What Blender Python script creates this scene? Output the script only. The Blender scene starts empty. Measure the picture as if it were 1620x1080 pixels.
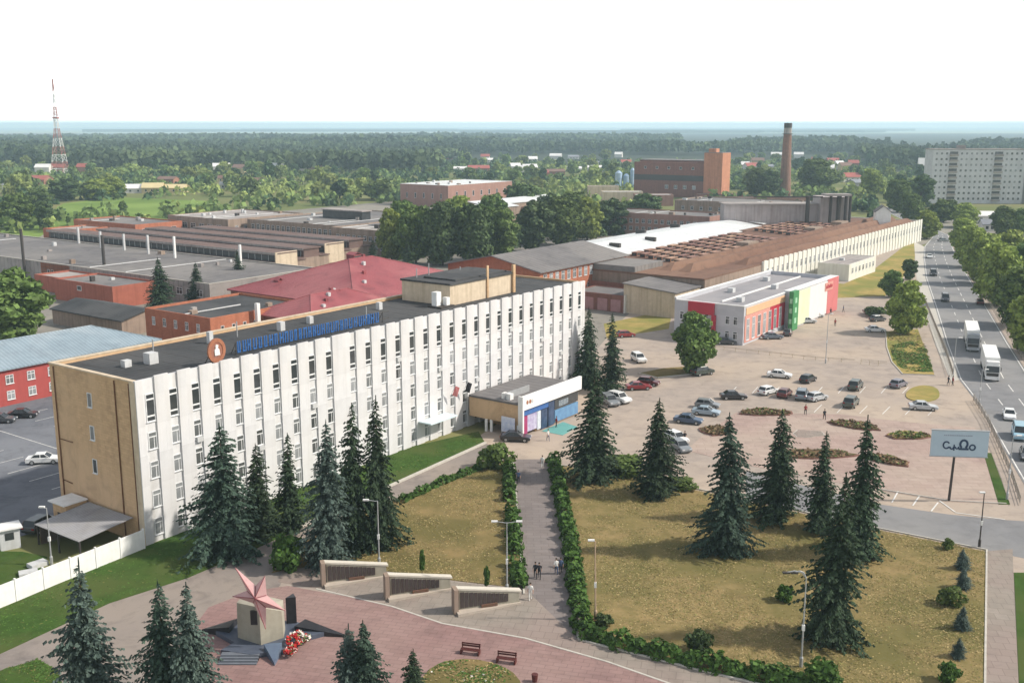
import bpy, bmesh, math, random
import numpy as np
from mathutils import Vector, Matrix
R = math.radians
SC = bpy.context.scene
COL = SC.collection
# ------------------------------------------------------------------ camera, world, sun, exposure
FPX, PITCH, CAMH = 1650.0, math.atan(340 / 1650.0), 45.0
SUN_EL, SUN_AZ = R(40), R(92)          # azimuth clockwise from +Y (north): the sun stands to the right
cam = bpy.data.cameras.new('camera'); cam.sensor_width = 36; cam.lens = FPX / 1620 * 36
cam.clip_start = 1; cam.clip_end = 80000
cam_o = bpy.data.objects.new('camera', cam); COL.objects.link(cam_o)
cam_o.location = (0, 0, CAMH); cam_o.rotation_euler = (R(90) - PITCH, 0, 0)
SC.camera = cam_o
SC.view_settings.view_transform = 'Standard'; SC.view_settings.look = 'None'
SC.view_settings.exposure = 0.36; SC.view_settings.gamma = 1
SC.cycles.max_bounces = 6; SC.cycles.diffuse_bounces = 3; SC.cycles.volume_bounces = 1
SC.cycles.transparent_max_bounces = 8; SC.cycles.use_denoising = True
W = bpy.data.worlds.new('World'); SC.world = W; W.use_nodes = True
nt = W.node_tree; nt.nodes.clear()
def N(t, kind, **kw):
    n = t.nodes.new(kind)
    for k, v in kw.items(): setattr(n, k, v)
    return n
out = N(nt, 'ShaderNodeOutputWorld'); bg = N(nt, 'ShaderNodeBackground'); bg.inputs[1].default_value = 0.12
sky = N(nt, 'ShaderNodeTexSky', sky_type='NISHITA', sun_disc=False, sun_elevation=SUN_EL, sun_rotation=SUN_AZ)
sky.air_density = 1.2; sky.dust_density = 2.5; sky.altitude = 150
tc = N(nt, 'ShaderNodeTexCoord'); mp = N(nt, 'ShaderNodeMapping'); mp.inputs['Scale'].default_value = (1, 1, 3.2)
nz = N(nt, 'ShaderNodeTexNoise'); nz.inputs['Scale'].default_value = 1.6; nz.inputs['Detail'].default_value = 5; nz.inputs['Roughness'].default_value = .55
rp = N(nt, 'ShaderNodeValToRGB'); rp.color_ramp.elements[0].position = .3; rp.color_ramp.elements[0].color = (.72, .72, .72, 1); rp.color_ramp.elements[1].position = .62
mx = N(nt, 'ShaderNodeMixRGB'); mx.inputs[2].default_value = (9.2, 9.12, 8.9, 1)      # thin bright cloud veil
nt.links.new(tc.outputs['Generated'], mp.inputs[0]); nt.links.new(mp.outputs[0], nz.inputs['Vector'])
sx = N(nt, 'ShaderNodeSeparateXYZ'); nt.links.new(tc.outputs['Generated'], sx.inputs[0])
el = N(nt, 'ShaderNodeMapRange', interpolation_type='SMOOTHSTEP'); nt.links.new(sx.outputs[2], el.inputs[0])
el.inputs[1].default_value = .10; el.inputs[2].default_value = .36; el.inputs[3].default_value = 1.0; el.inputs[4].default_value = .42
ml = N(nt, 'ShaderNodeMath', operation='MULTIPLY'); nt.links.new(rp.outputs[0], ml.inputs[0]); nt.links.new(el.outputs[0], ml.inputs[1])
nt.links.new(nz.outputs[0], rp.inputs[0]); nt.links.new(ml.outputs[0], mx.inputs[0])
hb = N(nt, 'ShaderNodeMapRange', interpolation_type='SMOOTHSTEP'); nt.links.new(sx.outputs[2], hb.inputs[0])   # bright hazy sky near the horizon
hb.inputs[1].default_value = .0; hb.inputs[2].default_value = .115; hb.inputs[3].default_value = 2.9; hb.inputs[4].default_value = .76
hm = N(nt, 'ShaderNodeVectorMath', operation='SCALE'); nt.links.new(mx.outputs[0], hm.inputs[0]); nt.links.new(hb.outputs[0], hm.inputs['Scale'])
nt.links.new(sky.outputs[0], mx.inputs[1]); nt.links.new(hm.outputs[0], bg.inputs[0]); nt.links.new(bg.outputs[0], out.inputs[0])
sl = bpy.data.lights.new('sun', 'SUN'); sl.energy = 4.0; sl.angle = R(2.5); sl.color = (1, .93, .82)
so = bpy.data.objects.new('sun', sl); COL.objects.link(so); so.location = (200, 0, 200)
sd = Vector((math.sin(SUN_AZ) * math.cos(SUN_EL), math.cos(SUN_AZ) * math.cos(SUN_EL), math.sin(SUN_EL)))
so.rotation_euler = sd.to_track_quat('Z', 'Y').to_euler()
# ------------------------------------------------------------------ coordinates
cP, sP = math.cos(PITCH), math.sin(PITCH)
def G(px, py, z=0.0):                   # ground point (height z) seen at a pixel of the 1620x1080 photograph
    u = (px - 810) / FPX; v = (540 - py) / FPX
    t = (z - CAMH) / (-sP + v * cP)
    return Vector((u * t, (cP + v * sP) * t, z))
def hgt(px, py, ytop):                  # height of an upright thing standing at a pixel
    y = G(px, py).y; v = (540 - ytop) / FPX
    return (v * y * cP - y * sP) / (cP + v * sP) + CAMH
def ppm(px, py):                        # pixels per metre there
    y = G(px, py).y; return FPX / (y * cP + CAMH * sP)
AZ = R(35.6); RZ = math.pi / 2 - AZ     # the works' own grid
Du = Vector((math.sin(AZ), math.cos(AZ), 0)); Dv = Vector((-math.cos(AZ), math.sin(AZ), 0)); O0 = Vector((-40.12, 107.65, 0))
def UV(u, v, z=0.0): return O0 + Du * u + Dv * v + Vector((0, 0, z))
# ------------------------------------------------------------------ things and meshes
def tag(o, label=None, cat=None, group=None, kind=None):
    if label: o['label'] = label
    if cat: o['category'] = cat
    if group: o['group'] = group
    if kind: o['kind'] = kind
    return o
def thing(name, label, cat, loc=(0, 0, 0), rz=0.0, group=None):
    o = bpy.data.objects.new(name, None); COL.objects.link(o); o.empty_display_size = .3
    o.location = loc; o.rotation_euler = (0, 0, rz)
    return tag(o, label, cat, group)
def dup(root, loc, rz=None, label=None, group=None, sc=None, color=None):
    r = root.copy(); COL.objects.link(r); r.location = loc
    if rz is not None: r.rotation_euler = (0, 0, rz)
    if sc is not None: r.scale = sc if hasattr(sc, '__len__') else (sc, sc, sc)
    if label: r['label'] = label
    if group: r['group'] = group
    if color: r.color = color
    for ch in root.children:
        c = ch.copy(); COL.objects.link(c); c.parent = r
        if color: c.color = color
        for g in ch.children:
            d = g.copy(); COL.objects.link(d); d.parent = c
            if color: d.color = color
    return r
def link(name, me, parent=None, loc=None, rz=0.0):
    o = bpy.data.objects.new(name, me); COL.objects.link(o)
    if parent: o.parent = parent
    if loc is not None: o.location = loc
    o.rotation_euler = (0, 0, rz)
    return o
class MB:
    def __init__(s): s.v = []; s.f = []; s.m = []
    def poly(s, pts, m=0):
        n = len(s.v); s.v += [tuple(p) for p in pts]; s.f.append(tuple(range(n, n + len(pts)))); s.m.append(m)
    def hexa(s, p, m=0):                # eight corners: bottom four, top four
        n = len(s.v); s.v += [tuple(q) for q in p]
        for q in ((3, 2, 1, 0), (4, 5, 6, 7), (0, 1, 5, 4), (1, 2, 6, 5), (2, 3, 7, 6), (3, 0, 4, 7)):
            s.f.append(tuple(n + i for i in q)); s.m.append(m)
        return s
    def box(s, x0, x1, y0, y1, z0, z1, m=0):
        return s.hexa([(x0, y0, z0), (x1, y0, z0), (x1, y1, z0), (x0, y1, z0), (x0, y0, z1), (x1, y0, z1), (x1, y1, z1), (x0, y1, z1)], m)
    def prism(s, pts, z0, z1, m=0, mt=None):
        n = len(s.v); k = len(pts)
        s.v += [(p[0], p[1], z0) for p in pts] + [(p[0], p[1], z1) for p in pts]
        for i in range(k):
            j = (i + 1) % k; s.f.append((n + i, n + j, n + k + j, n + k + i)); s.m.append(m)
        s.f.append(tuple(n + k + i for i in range(k))); s.m.append(m if mt is None else mt)
        s.f.append(tuple(n + i for i in reversed(range(k)))); s.m.append(m)
        return s
    def tube(s, p, q, r0, r1=None, n=8, m=0):
        p = Vector(p); q = Vector(q); r1 = r0 if r1 is None else r1
        d = (q - p).normalized(); a = d.orthogonal().normalized(); b = d.cross(a); k = len(s.v)
        for c, r in ((p, r0), (q, r1)):
            for i in range(n):
                t = 2 * math.pi * i / n; s.v.append(tuple(c + (a * math.cos(t) + b * math.sin(t)) * r))
        for i in range(n):
            j = (i + 1) % n; s.f.append((k + i, k + j, k + n + j, k + n + i)); s.m.append(m)
        s.f.append(tuple(k + n + i for i in range(n))); s.m.append(m)
        s.f.append(tuple(k + i for i in reversed(range(n)))); s.m.append(m)
        return s
    def lathe(s, prof, n=12, m=0, c=(0, 0, 0), sy=1.0):
        k = len(s.v)
        for r, z in prof:
            for i in range(n):
                t = 2 * math.pi * i / n; s.v.append((c[0] + r * math.cos(t), c[1] + r * math.sin(t) * sy, c[2] + z))
        for a in range(len(prof) - 1):
            for i in range(n):
                j = (i + 1) % n; s.f.append((k + a * n + i, k + a * n + j, k + a * n + n + j, k + a * n + n + i)); s.m.append(m)
        e = (len(prof) - 1) * n
        s.f.append(tuple(k + e + i for i in range(n))); s.m.append(m); s.f.append(tuple(k + i for i in reversed(range(n)))); s.m.append(m)
        return s
    def mesh(s, name, mats, smooth=False, bevel=0.0):
        me = bpy.data.meshes.new(name); me.from_pydata(s.v, [], s.f)
        for m in (mats if isinstance(mats, (list, tuple)) else [mats]): me.materials.append(m)
        me.polygons.foreach_set('material_index', s.m)
        bm = bmesh.new(); bm.from_mesh(me); bmesh.ops.recalc_face_normals(bm, faces=bm.faces)
        if bevel: bmesh.ops.bevel(bm, geom=bm.edges[:], offset=bevel, segments=2, affect='EDGES', clamp_overlap=True)
        if smooth:
            for f in bm.faces: f.smooth = True
        bm.to_mesh(me); bm.free(); me.update()
        return me
    def build(s, name, mats, parent=None, smooth=False, bevel=0.0, loc=None, rz=0.0):
        return link(name, s.mesh(name, mats, smooth, bevel), parent, loc, rz)
# ------------------------------------------------------------------ materials
def srgb(r, g, b): return tuple(((c / 255 + .055) / 1.055) ** 2.4 if c > 10 else c / 255 / 12.92 for c in (r, g, b))
MATS = {}
def PM(name, c1, c2=None, scale=2.0, rough=.8, bump=0.0, world=False, metal=0.0, spec=.3, big=0.0, bigcol=None, stretch=(1, 1, 1),
       wave=None, brick=None, island=0.0, objvar=0.0, objcol=False, streak=0.0, tile=None, stain=0.0, seam=None, lo=.35, hi=.65, trans=0.0, coat=0.0):
    m = bpy.data.materials.new(name); m.use_nodes = True; t = m.node_tree; p = t.nodes['Principled BSDF']; L = t.links.new
    p.inputs['Roughness'].default_value = rough; p.inputs['Metallic'].default_value = metal
    p.inputs['Specular IOR Level'].default_value = spec
    if coat: p.inputs['Coat Weight'].default_value = coat
    if world: src = N(t, 'ShaderNodeNewGeometry').outputs['Position']
    else: src = N(t, 'ShaderNodeTexCoord').outputs['Object']
    mapn = N(t, 'ShaderNodeMapping'); mapn.inputs['Scale'].default_value = stretch; L(src, mapn.inputs[0]); vec = mapn.outputs[0]
    c2 = c2 or tuple(x * .8 for x in c1)
    nz = N(t, 'ShaderNodeTexNoise'); nz.inputs['Scale'].default_value = scale; nz.inputs['Detail'].default_value = 6; nz.inputs['Roughness'].default_value = .62
    L(vec, nz.inputs['Vector'])
    rp = N(t, 'ShaderNodeValToRGB'); e = rp.color_ramp.elements
    e[0].position = lo; e[0].color = (*c1, 1); e[1].position = hi; e[1].color = (*c2, 1)
    L(nz.outputs[0], rp.inputs[0]); col = rp.outputs[0]
    def mixc(fac, a, b, mode='MIX', f=None):
        x = N(t, 'ShaderNodeMixRGB', blend_type=mode)
        if fac is not None: L(fac, x.inputs[0])
        else: x.inputs[0].default_value = f
        for s_, q in ((1, a), (2, b)):
            if isinstance(q, tuple): x.inputs[s_].default_value = (*q, 1)
            else: L(q, x.inputs[s_])
        return x.outputs[0]
    if objcol:
        oi = N(t, 'ShaderNodeObjectInfo'); col = mixc(None, oi.outputs['Color'], col, 'MULTIPLY', 1.0)
    if brick:
        bw, bh, mort, mc = brick
        bt = N(t, 'ShaderNodeTexBrick'); bt.inputs['Scale'].default_value = 1; bt.inputs['Brick Width'].default_value = bw; bt.inputs['Row Height'].default_value = bh
        bt.inputs['Mortar Size'].default_value = mort; bt.inputs['Color1'].default_value = (1, 1, 1, 1); bt.inputs['Color2'].default_value = (.86, .86, .86, 1); bt.inputs['Mortar'].default_value = (*mc, 1)
        cx = N(t, 'ShaderNodeSeparateXYZ'); L(vec, cx.inputs[0]); ad = N(t, 'ShaderNodeMath', operation='ADD'); L(cx.outputs[0], ad.inputs[0]); L(cx.outputs[1], ad.inputs[1])
        cb = N(t, 'ShaderNodeCombineXYZ'); L(ad.outputs[0], cb.inputs[0]); L(cx.outputs[2], cb.inputs[1]); L(cb.outputs[0], bt.inputs['Vector'])
        col = mixc(None, col, bt.outputs[0], 'MULTIPLY', 1.0)
    if big:
        n2 = N(t, 'ShaderNodeTexNoise'); n2.inputs['Scale'].default_value = big; n2.inputs['Detail'].default_value = 4; L(vec, n2.inputs['Vector'])
        r2 = N(t, 'ShaderNodeValToRGB'); r2.color_ramp.elements[0].position = .42; r2.color_ramp.elements[1].position = .62; L(n2.outputs[0], r2.inputs[0])
        col = mixc(r2.outputs[0], col, bigcol or tuple(x * .7 for x in c2))
    if tile:
        tw_, th_, rot = tile
        mt = N(t, 'ShaderNodeMapping'); mt.inputs['Rotation'].default_value = (0, 0, rot); L(src, mt.inputs[0])
        bt2 = N(t, 'ShaderNodeTexBrick'); bt2.inputs['Scale'].default_value = 1; bt2.inputs['Brick Width'].default_value = tw_; bt2.inputs['Row Height'].default_value = th_; bt2.inputs['Mortar Size'].default_value = .035
        bt2.inputs['Color1'].default_value = (1, 1, 1, 1); bt2.inputs['Color2'].default_value = (.90, .89, .88, 1); bt2.inputs['Mortar'].default_value = (.74, .73, .72, 1); L(mt.outputs[0], bt2.inputs['Vector'])
        col = mixc(None, col, bt2.outputs[0], 'MULTIPLY', 1.0)
    if stain:
        n4 = N(t, 'ShaderNodeTexNoise'); n4.inputs['Scale'].default_value = .33; n4.inputs['Detail'].default_value = 8; n4.inputs['Roughness'].default_value = .7; n4.inputs['Distortion'].default_value = .6; L(src, n4.inputs['Vector'])
        r4 = N(t, 'ShaderNodeValToRGB'); r4.color_ramp.elements[0].position = .50; r4.color_ramp.elements[0].color = (1, 1, 1, 1); r4.color_ramp.elements[1].position = .72; r4.color_ramp.elements[1].color = (1 - stain, 1 - stain, 1 - stain * .95, 1); L(n4.outputs[0], r4.inputs[0])
        col = mixc(None, col, r4.outputs[0], 'MULTIPLY', 1.0)
    if seam:
        sd_, ss_, sk_ = seam
        ws = N(t, 'ShaderNodeTexWave', wave_type='BANDS', bands_direction=sd_); ws.inputs['Scale'].default_value = ss_; ws.inputs['Distortion'].default_value = .15; L(src, ws.inputs['Vector'])
        r5 = N(t, 'ShaderNodeValToRGB'); r5.color_ramp.elements[0].position = .0; r5.color_ramp.elements[0].color = (1 - sk_, 1 - sk_, 1 - sk_, 1); r5.color_ramp.elements[1].position = .25; r5.color_ramp.elements[1].color = (1, 1, 1, 1); L(ws.outputs[0], r5.inputs[0])
        col = mixc(None, col, r5.outputs[0], 'MULTIPLY', 1.0)
    if streak:
        ms = N(t, 'ShaderNodeMapping'); ms.inputs['Scale'].default_value = (1.3, 1.3, .07); L(src, ms.inputs[0])
        n3 = N(t, 'ShaderNodeTexNoise'); n3.inputs['Scale'].default_value = 1.0; n3.inputs['Detail'].default_value = 5; L(ms.outputs[0], n3.inputs['Vector'])
        r3 = N(t, 'ShaderNodeValToRGB'); r3.color_ramp.elements[0].position = .45; r3.color_ramp.elements[0].color = (1, 1, 1, 1); r3.color_ramp.elements[1].position = .7
        r3.color_ramp.elements[1].color = (1 - streak, 1 - streak * 1.1, 1 - streak * 1.25, 1); L(n3.outputs[0], r3.inputs[0])
        col = mixc(None, col, r3.outputs[0], 'MULTIPLY', 1.0)
    if island or objvar:
        hs = N(t, 'ShaderNodeHueSaturation'); L(col, hs.inputs['Color']); acc = None
        if island:
            gi = N(t, 'ShaderNodeNewGeometry'); mr = N(t, 'ShaderNodeMapRange'); mr.inputs[3].default_value = 1 - island; mr.inputs[4].default_value = 1 + island
            L(gi.outputs['Random Per Island'], mr.inputs[0]); acc = mr.outputs[0]
        if objvar:
            oi = N(t, 'ShaderNodeObjectInfo'); mo = N(t, 'ShaderNodeMapRange'); mo.inputs[3].default_value = 1 - objvar; mo.inputs[4].default_value = 1 + objvar
            L(oi.outputs['Random'], mo.inputs[0])
            mh = N(t, 'ShaderNodeMapRange'); mh.inputs[3].default_value = .5 - objvar * .05; mh.inputs[4].default_value = .5 + objvar * .05; L(oi.outputs['Random'], mh.inputs[0]); L(mh.outputs[0], hs.inputs['Hue'])
            if acc is None: acc = mo.outputs[0]
            else:
                mm = N(t, 'ShaderNodeMath', operation='MULTIPLY'); L(acc, mm.inputs[0]); L(mo.outputs[0], mm.inputs[1]); acc = mm.outputs[0]
        L(acc, hs.inputs['Value']); col = hs.outputs[0]
    L(col, p.inputs['Base Color'])
    hsrc = nz.outputs[0]
    if wave:
        wd, sc, dpt = wave
        wv = N(t, 'ShaderNodeTexWave', wave_type='BANDS', bands_direction=wd); wv.inputs['Scale'].default_value = sc; L(src, wv.inputs['Vector'])
        hsrc = wv.outputs[0]; bump = dpt
    if bump:
        b = N(t, 'ShaderNodeBump'); b.inputs['Strength'].default_value = min(1, bump); b.inputs['Distance'].default_value = .1 * max(1, bump); L(hsrc, b.inputs['Height']); L(b.outputs[0], p.inputs['Normal'])
    if trans:
        p.inputs['Transmission Weight'].default_value = 0
        td = N(t, 'ShaderNodeBsdfTranslucent'); L(col, td.inputs[0]); ms_ = N(t, 'ShaderNodeMixShader'); ms_.inputs[0].default_value = trans
        L(p.outputs[0], ms_.inputs[1]); L(td.outputs[0], ms_.inputs[2]); L(ms_.outputs[0], t.nodes['Material Output'].inputs[0])
    MATS[name] = m
    return m
pavement = PM('pavement', (.36, .30, .255), (.29, .245, .215), .35, .9, .05, True, big=.045, bigcol=(.40, .325, .26), stain=.30)
path_mat = PM('path_paving', (.235, .20, .19), (.20, .175, .165), .6, .9, .05, True, big=.08, bigcol=(.19, .165, .16), tile=(1.6, .8, .0), stain=.22)  # path colour lowered: foreground shade is mixed into it
kerb_mat = PM('kerb_stone', (.50, .47, .42), (.40, .38, .34), 2, .9, .1, True)
pink = PM('pink_paving', (.285, .175, .165), (.24, .15, .14), .8, .9, .05, True, big=.06, bigcol=(.30, .205, .185), brick=None, tile=(1.2, .6, .25), stain=.25)  # pink darkened so the colour itself carries the foreground shade
beige = PM('beige_paving', (.29, .25, .215), (.245, .215, .185), .5, .9, .05, True, big=.09, bigcol=(.27, .215, .19), tile=(1.2, 1.2, .2), stain=.2)  # beige darkened too, foreground dimness painted into the stone
square_mat = PM('square_paving', (.385, .285, .25), (.325, .24, .21), .8, .9, .05, True, big=.06, bigcol=(.40, .32, .27), tile=(2.4, 1.2, .1), stain=.22)
lower_mat = PM('shaded_pavement', (.245, .21, .19), (.20, .175, .16), .4, .9, .05, True, big=.07, bigcol=(.26, .22, .19), stain=.35)  # darker pavement colour stands for shade over the near left ground
asphalt = PM('asphalt', (.145, .154, .175), (.115, .122, .142), .5, .9, .1, True, big=.06, bigcol=(.175, .184, .205), stain=.35)
road_mat = PM('road_asphalt', (.205, .205, .212), (.165, .165, .172), .3, .9, .05, True, big=.05, bigcol=(.235, .23, .228), stain=.22)
drygrass = PM('dry_grass', (.27, .20, .094), (.195, .155, .066), .55, 1, .5, True, spec=.05, big=.085, bigcol=(.14, .125, .048), lo=.41, hi=.6, stain=.25)
drygrass2 = PM('sparse_grass', (.235, .172, .078), (.18, .142, .062), .5, 1, .5, True, spec=.05, big=.12, bigcol=(.135, .115, .045), lo=.41, hi=.6, stain=.25)
straw = PM('straw_grass', (.36, .27, .10), (.27, .215, .075), .5, 1, .4, True, spec=.05, big=.1, bigcol=(.20, .20, .06), lo=.41, hi=.6)
green = PM('green_grass', (.052, .10, .022), (.036, .07, .016), .7, 1, .5, True, spec=.05, big=.15, bigcol=(.07, .095, .028))
meadow = PM('meadow_grass', (.15, .225, .05), (.115, .18, .042), .05, 1, .3, True, spec=.05, big=.02, bigcol=(.19, .27, .07))
earth = PM('earth', (.15, .17, .065), (.12, .145, .055), .04, 1, .2, True, spec=.05, big=.012, bigcol=(.20, .19, .085))
yard = PM('yard_ground', (.23, .21, .185), (.17, .16, .145), .12, 1, .2, True, big=.03, bigcol=(.26, .24, .20), stain=.4)
soil = PM('flower_bed_soil', (.12, .085, .055), (.09, .09, .035), .9, 1, .8, True, spec=.05, big=.4, bigcol=(.15, .095, .06))
white_line = PM('white_paint', (.72, .71, .68), (.50, .49, .47), 1.5, .7, 0, True)
white_wall = PM('white_facade', (.66, .66, .675), (.61, .61, .625), .8, .75, .03, big=.15, bigcol=(.60, .59, .59), streak=.08, brick=(40, 3.35, .012, (.72, .72, .72)), stain=.05)
white_wall2 = PM('white_recess', (.64, .64, .65), (.57, .57, .58), .9, .8, .03, streak=.18)
tan = PM('tan_brick', (.62, .42, .25), (.54, .365, .215), 1.5, .85, .06, brick=(.8, .3, .02, (.80, .78, .74)), big=.12, bigcol=(.58, .40, .245), streak=.05, stain=.22)
cream = PM('cream_plaster', (.60, .50, .38), (.52, .43, .32), 1.2, .85, .03, streak=.2)
bitumen = PM('bitumen_roof', (.060, .062, .066), (.042, .044, .048), .35, .9, .1, big=.09, bigcol=(.078, .078, .080), seam=('Y', .3, .3), stain=.4)
greyroof = PM('grey_roof', (.175, .165, .165), (.135, .128, .13), .2, .9, .05, big=.03, bigcol=(.215, .20, .19), seam=('X', .16, .25), stain=.35)
paleroof = PM('pale_roof', (.34, .30, .285), (.26, .235, .225), .25, .9, .05, big=.05, bigcol=(.36, .33, .31), seam=('Y', .15, .2), stain=.35)
whiteroof = PM('white_metal_roof', (.72, .74, .74), (.62, .64, .64), .3, .5, 0, wave=('X', 3, .25), metal=.0, seam=('X', .5, .2), stain=.22)
blueroof = PM('blue_metal_roof', (.27, .345, .40), (.235, .30, .35), .25, .45, 0, wave=('X', 4, .3), big=.08, bigcol=(.36, .42, .465), seam=('X', .45, .28), stain=.25)
redroof = PM('red_metal_roof', (.33, .085, .095), (.27, .07, .08), .35, .5, 0, wave=('X', 4, .35), big=.07, bigcol=(.37, .12, .125), seam=('X', .55, .35), stain=.3)
redwall = PM('red_wall', (.38, .075, .068), (.33, .066, .06), .5, .8, .02, streak=.1)
orange = PM('orange_brick', (.44, .165, .095), (.38, .14, .082), .8, .85, .03, brick=(.6, .3, .02, (.8, .75, .7)), streak=.12)
orange2 = PM('orange_red_brick', (.36, .115, .075), (.30, .095, .065), .6, .85, .03, streak=.18)
brickred = PM('dark_red_brick', (.235, .10, .075), (.19, .085, .066), .6, .85, .03, streak=.15)
pinkbrick = PM('pink_brick', (.34, .195, .155), (.29, .165, .14), .4, .85, .03, streak=.15)
sunbrick = PM('warm_brick', (.50, .225, .13), (.42, .185, .11), .4, .85, .03, streak=.2)
greybrown = PM('grey_brown_wall', (.31, .235, .185), (.25, .19, .155), .5, .85, .03, streak=.25)
sawroof = PM('rusty_sawtooth_roof', (.17, .09, .062), (.13, .07, .05), .4, .9, .05, big=.06, bigcol=(.20, .115, .078), stretch=(.25, 1, 1), stain=.4)
purpleroof = PM('brown_shed_roof', (.165, .105, .09), (.13, .085, .074), .3, .9, .05, big=.06, bigcol=(.15, .105, .095), stain=.4)
factorywhite = PM('white_factory_wall', (.70, .69, .63), (.65, .64, .585), .5, .8, .02, streak=.12)
dark_metal = PM('dark_metal', (.04, .035, .034), (.055, .045, .04), 1.5, .6, .02, spec=.4)
steel = PM('galvanised_steel', (.42, .43, .44), (.35, .36, .37), 1.5, .45, .02, metal=.3)
greypaint = PM('pale_grey_paint', (.55, .56, .57), (.48, .49, .50), 1.5, .6, .02, streak=.12)
whitepaint = PM('white_gloss_paint', (.78, .78, .77), (.70, .70, .69), 1.0, .4, .01, streak=.06)
frame_mat = PM('window_frame', (.70, .71, .72), (.6, .61, .62), 3, .5)
glass = PM('window_glass', (.028, .034, .036), (.05, .055, .058), .3, .08, 0, spec=.6)
glass_cur = PM('curtained_glass', (.20, .21, .215), (.15, .16, .165), .5, .18, 0, spec=.5, objvar=.75)
darkglass = PM('dark_glazing', (.035, .038, .042), (.06, .065, .07), .6, .2, 0, spec=.5)
redpanel = PM('red_cladding', (.42, .028, .05), (.37, .025, .045), .5, .5, .01)
salmon = PM('salmon_cladding', (.60, .30, .25), (.55, .25, .21), .5, .55, .01)
greenpanel = PM('green_cladding', (.06, .24, .09), (.05, .21, .08), .5, .5, .01)
limepanel = PM('lime_cladding', (.60, .66, .42), (.66, .69, .52), .3, .5, .01)
shopgrey = PM('grey_cladding', (.50, .505, .54), (.46, .465, .50), .4, .6, .01, brick=(4, 1.2, .01, (.85, .85, .85)))
bluepanel = PM('blue_banner', (.04, .10, .30), (.05, .14, .36), .8, .4, .0)
skyblue = PM('pale_blue_banner', (.22, .42, .55), (.30, .50, .62), 1.2, .4)
crimson = PM('crimson_banner', (.33, .03, .10), (.30, .05, .16), 1.2, .4)
teal = PM('teal_carpet', (.13, .34, .32), (.11, .29, .28), 1.5, .9, .1)
letterblue = PM('blue_letter_paint', (.022, .10, .30), (.03, .12, .34), 2, .5)
slate = PM('slate_granite', (.085, .10, .135), (.065, .078, .11), 1.5, .35, .01)
blackstone = PM('black_granite', (.022, .022, .026), (.035, .034, .038), 2, .3, .01)
stonebeige = PM('beige_stone', (.35, .325, .265), (.295, .275, .225), 1.2, .75, .05, streak=.12)
starpink = PM('pink_star_paint', (.62, .39, .385), (.55, .33, .33), 1.5, .5, .02)
flowerred = PM('red_flowers', (.45, .018, .015), (.35, .012, .015), 4, .7, 0, island=.4)
flowerwhite = PM('white_flowers', (.70, .66, .60), (.6, .55, .5), 4, .7, 0, island=.2)
plaque = PM('dark_plaque', (.045, .035, .035), (.065, .05, .048), 4, .35, 0, island=.4)
wood = PM('dark_red_wood', (.10, .025, .022), (.075, .02, .018), 5, .6, .05)
rubber = PM('tyre_rubber', (.018, .018, .018), (.026, .026, .026), 5, .85)
rim_mat = PM('wheel_rim', (.45, .46, .47), (.35, .36, .37), 5, .35, metal=.6)
carpaint = PM('car_paint', (1, 1, 1), (.92, .92, .92), 2, .32, 0, spec=.5, objcol=True, coat=.6)
carglass = PM('car_glass', (.018, .022, .026), (.026, .03, .034), 1, .06, 0, spec=.6)
lamp_glass = PM('headlamp_lens', (.65, .66, .68), (.5, .5, .52), 5, .15, 0, spec=.6)
lamp_red = PM('tail_lamp_lens', (.30, .01, .01), (.2, .01, .01), 5, .2, 0, spec=.6)
trailer_white = PM('trailer_panel', (.82, .82, .80), (.75, .75, .73), .6, .45, 0, streak=.08)
skin = PM('skin', (.50, .30, .21), (.46, .27, .19), 8, .6)
cloth_dark = PM('dark_clothes', (.02, .02, .026), (.03, .03, .036), 8, .9)
cloth_white = PM('white_clothes', (.68, .67, .64), (.6, .59, .57), 8, .9)
cloth_blue = PM('blue_jeans', (.07, .10, .18), (.055, .08, .15), 8, .9)
cloth_red = PM('red_clothes', (.28, .04, .04), (.22, .035, .035), 8, .9)
hair_mat = PM('dark_hair', (.03, .02, .014), (.04, .028, .02), 12, .7)
bark = PM('bark', (.10, .07, .05), (.07, .05, .036), 3, .95, .3)
needle = PM('spruce_needles', (.036, .060, .030), (.025, .045, .023), .6, .8, 0, spec=.2, island=.5, objvar=.16)
needle_blue = PM('blue_spruce_needles', (.080, .112, .094), (.055, .084, .072), .6, .8, 0, spec=.2, island=.45, objvar=.14)
needle_mix = PM('mixed_spruce_needles', (.050, .080, .058), (.032, .058, .040), .6, .8, 0, spec=.2, island=.5, objvar=.14)
leaf = PM('leaves', (.125, .18, .045), (.088, .135, .038), .35, .7, 0, spec=.2, island=.45, objvar=.24, trans=.22)
leaf_light = PM('light_leaves', (.26, .325, .07), (.195, .26, .058), .35, .7, 0, spec=.2, island=.4, objvar=.18, trans=.25)
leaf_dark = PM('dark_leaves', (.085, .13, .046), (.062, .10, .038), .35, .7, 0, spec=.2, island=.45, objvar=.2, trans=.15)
hedge_leaf = PM('hedge_leaves', (.07, .135, .026), (.05, .105, .02), .8, .7, 0, spec=.2, island=.45, trans=.2)
garden = PM('garden_leaves', (.165, .22, .07), (.12, .175, .058), .1, .8, 0, spec=.1, island=.45, objvar=.25, trans=.2)
garden_light = PM('light_garden_leaves', (.27, .315, .095), (.20, .25, .08), .1, .8, 0, spec=.1, island=.4, objvar=.2, trans=.2)
garden_dark = PM('dark_garden_leaves', (.07, .115, .05), (.05, .088, .042), .1, .8, 0, spec=.1, island=.45, objvar=.2, trans=.15)
forest_mat = PM('forest_canopy', (.095, .125, .052), (.06, .088, .042), .012, .9, 0, True, spec=.1, big=.004, bigcol=(.04, .056, .036), island=.5)
forest_far = PM('far_forest', (.036, .052, .032), (.05, .068, .036), .004, .95, 0, True, spec=.05)
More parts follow.
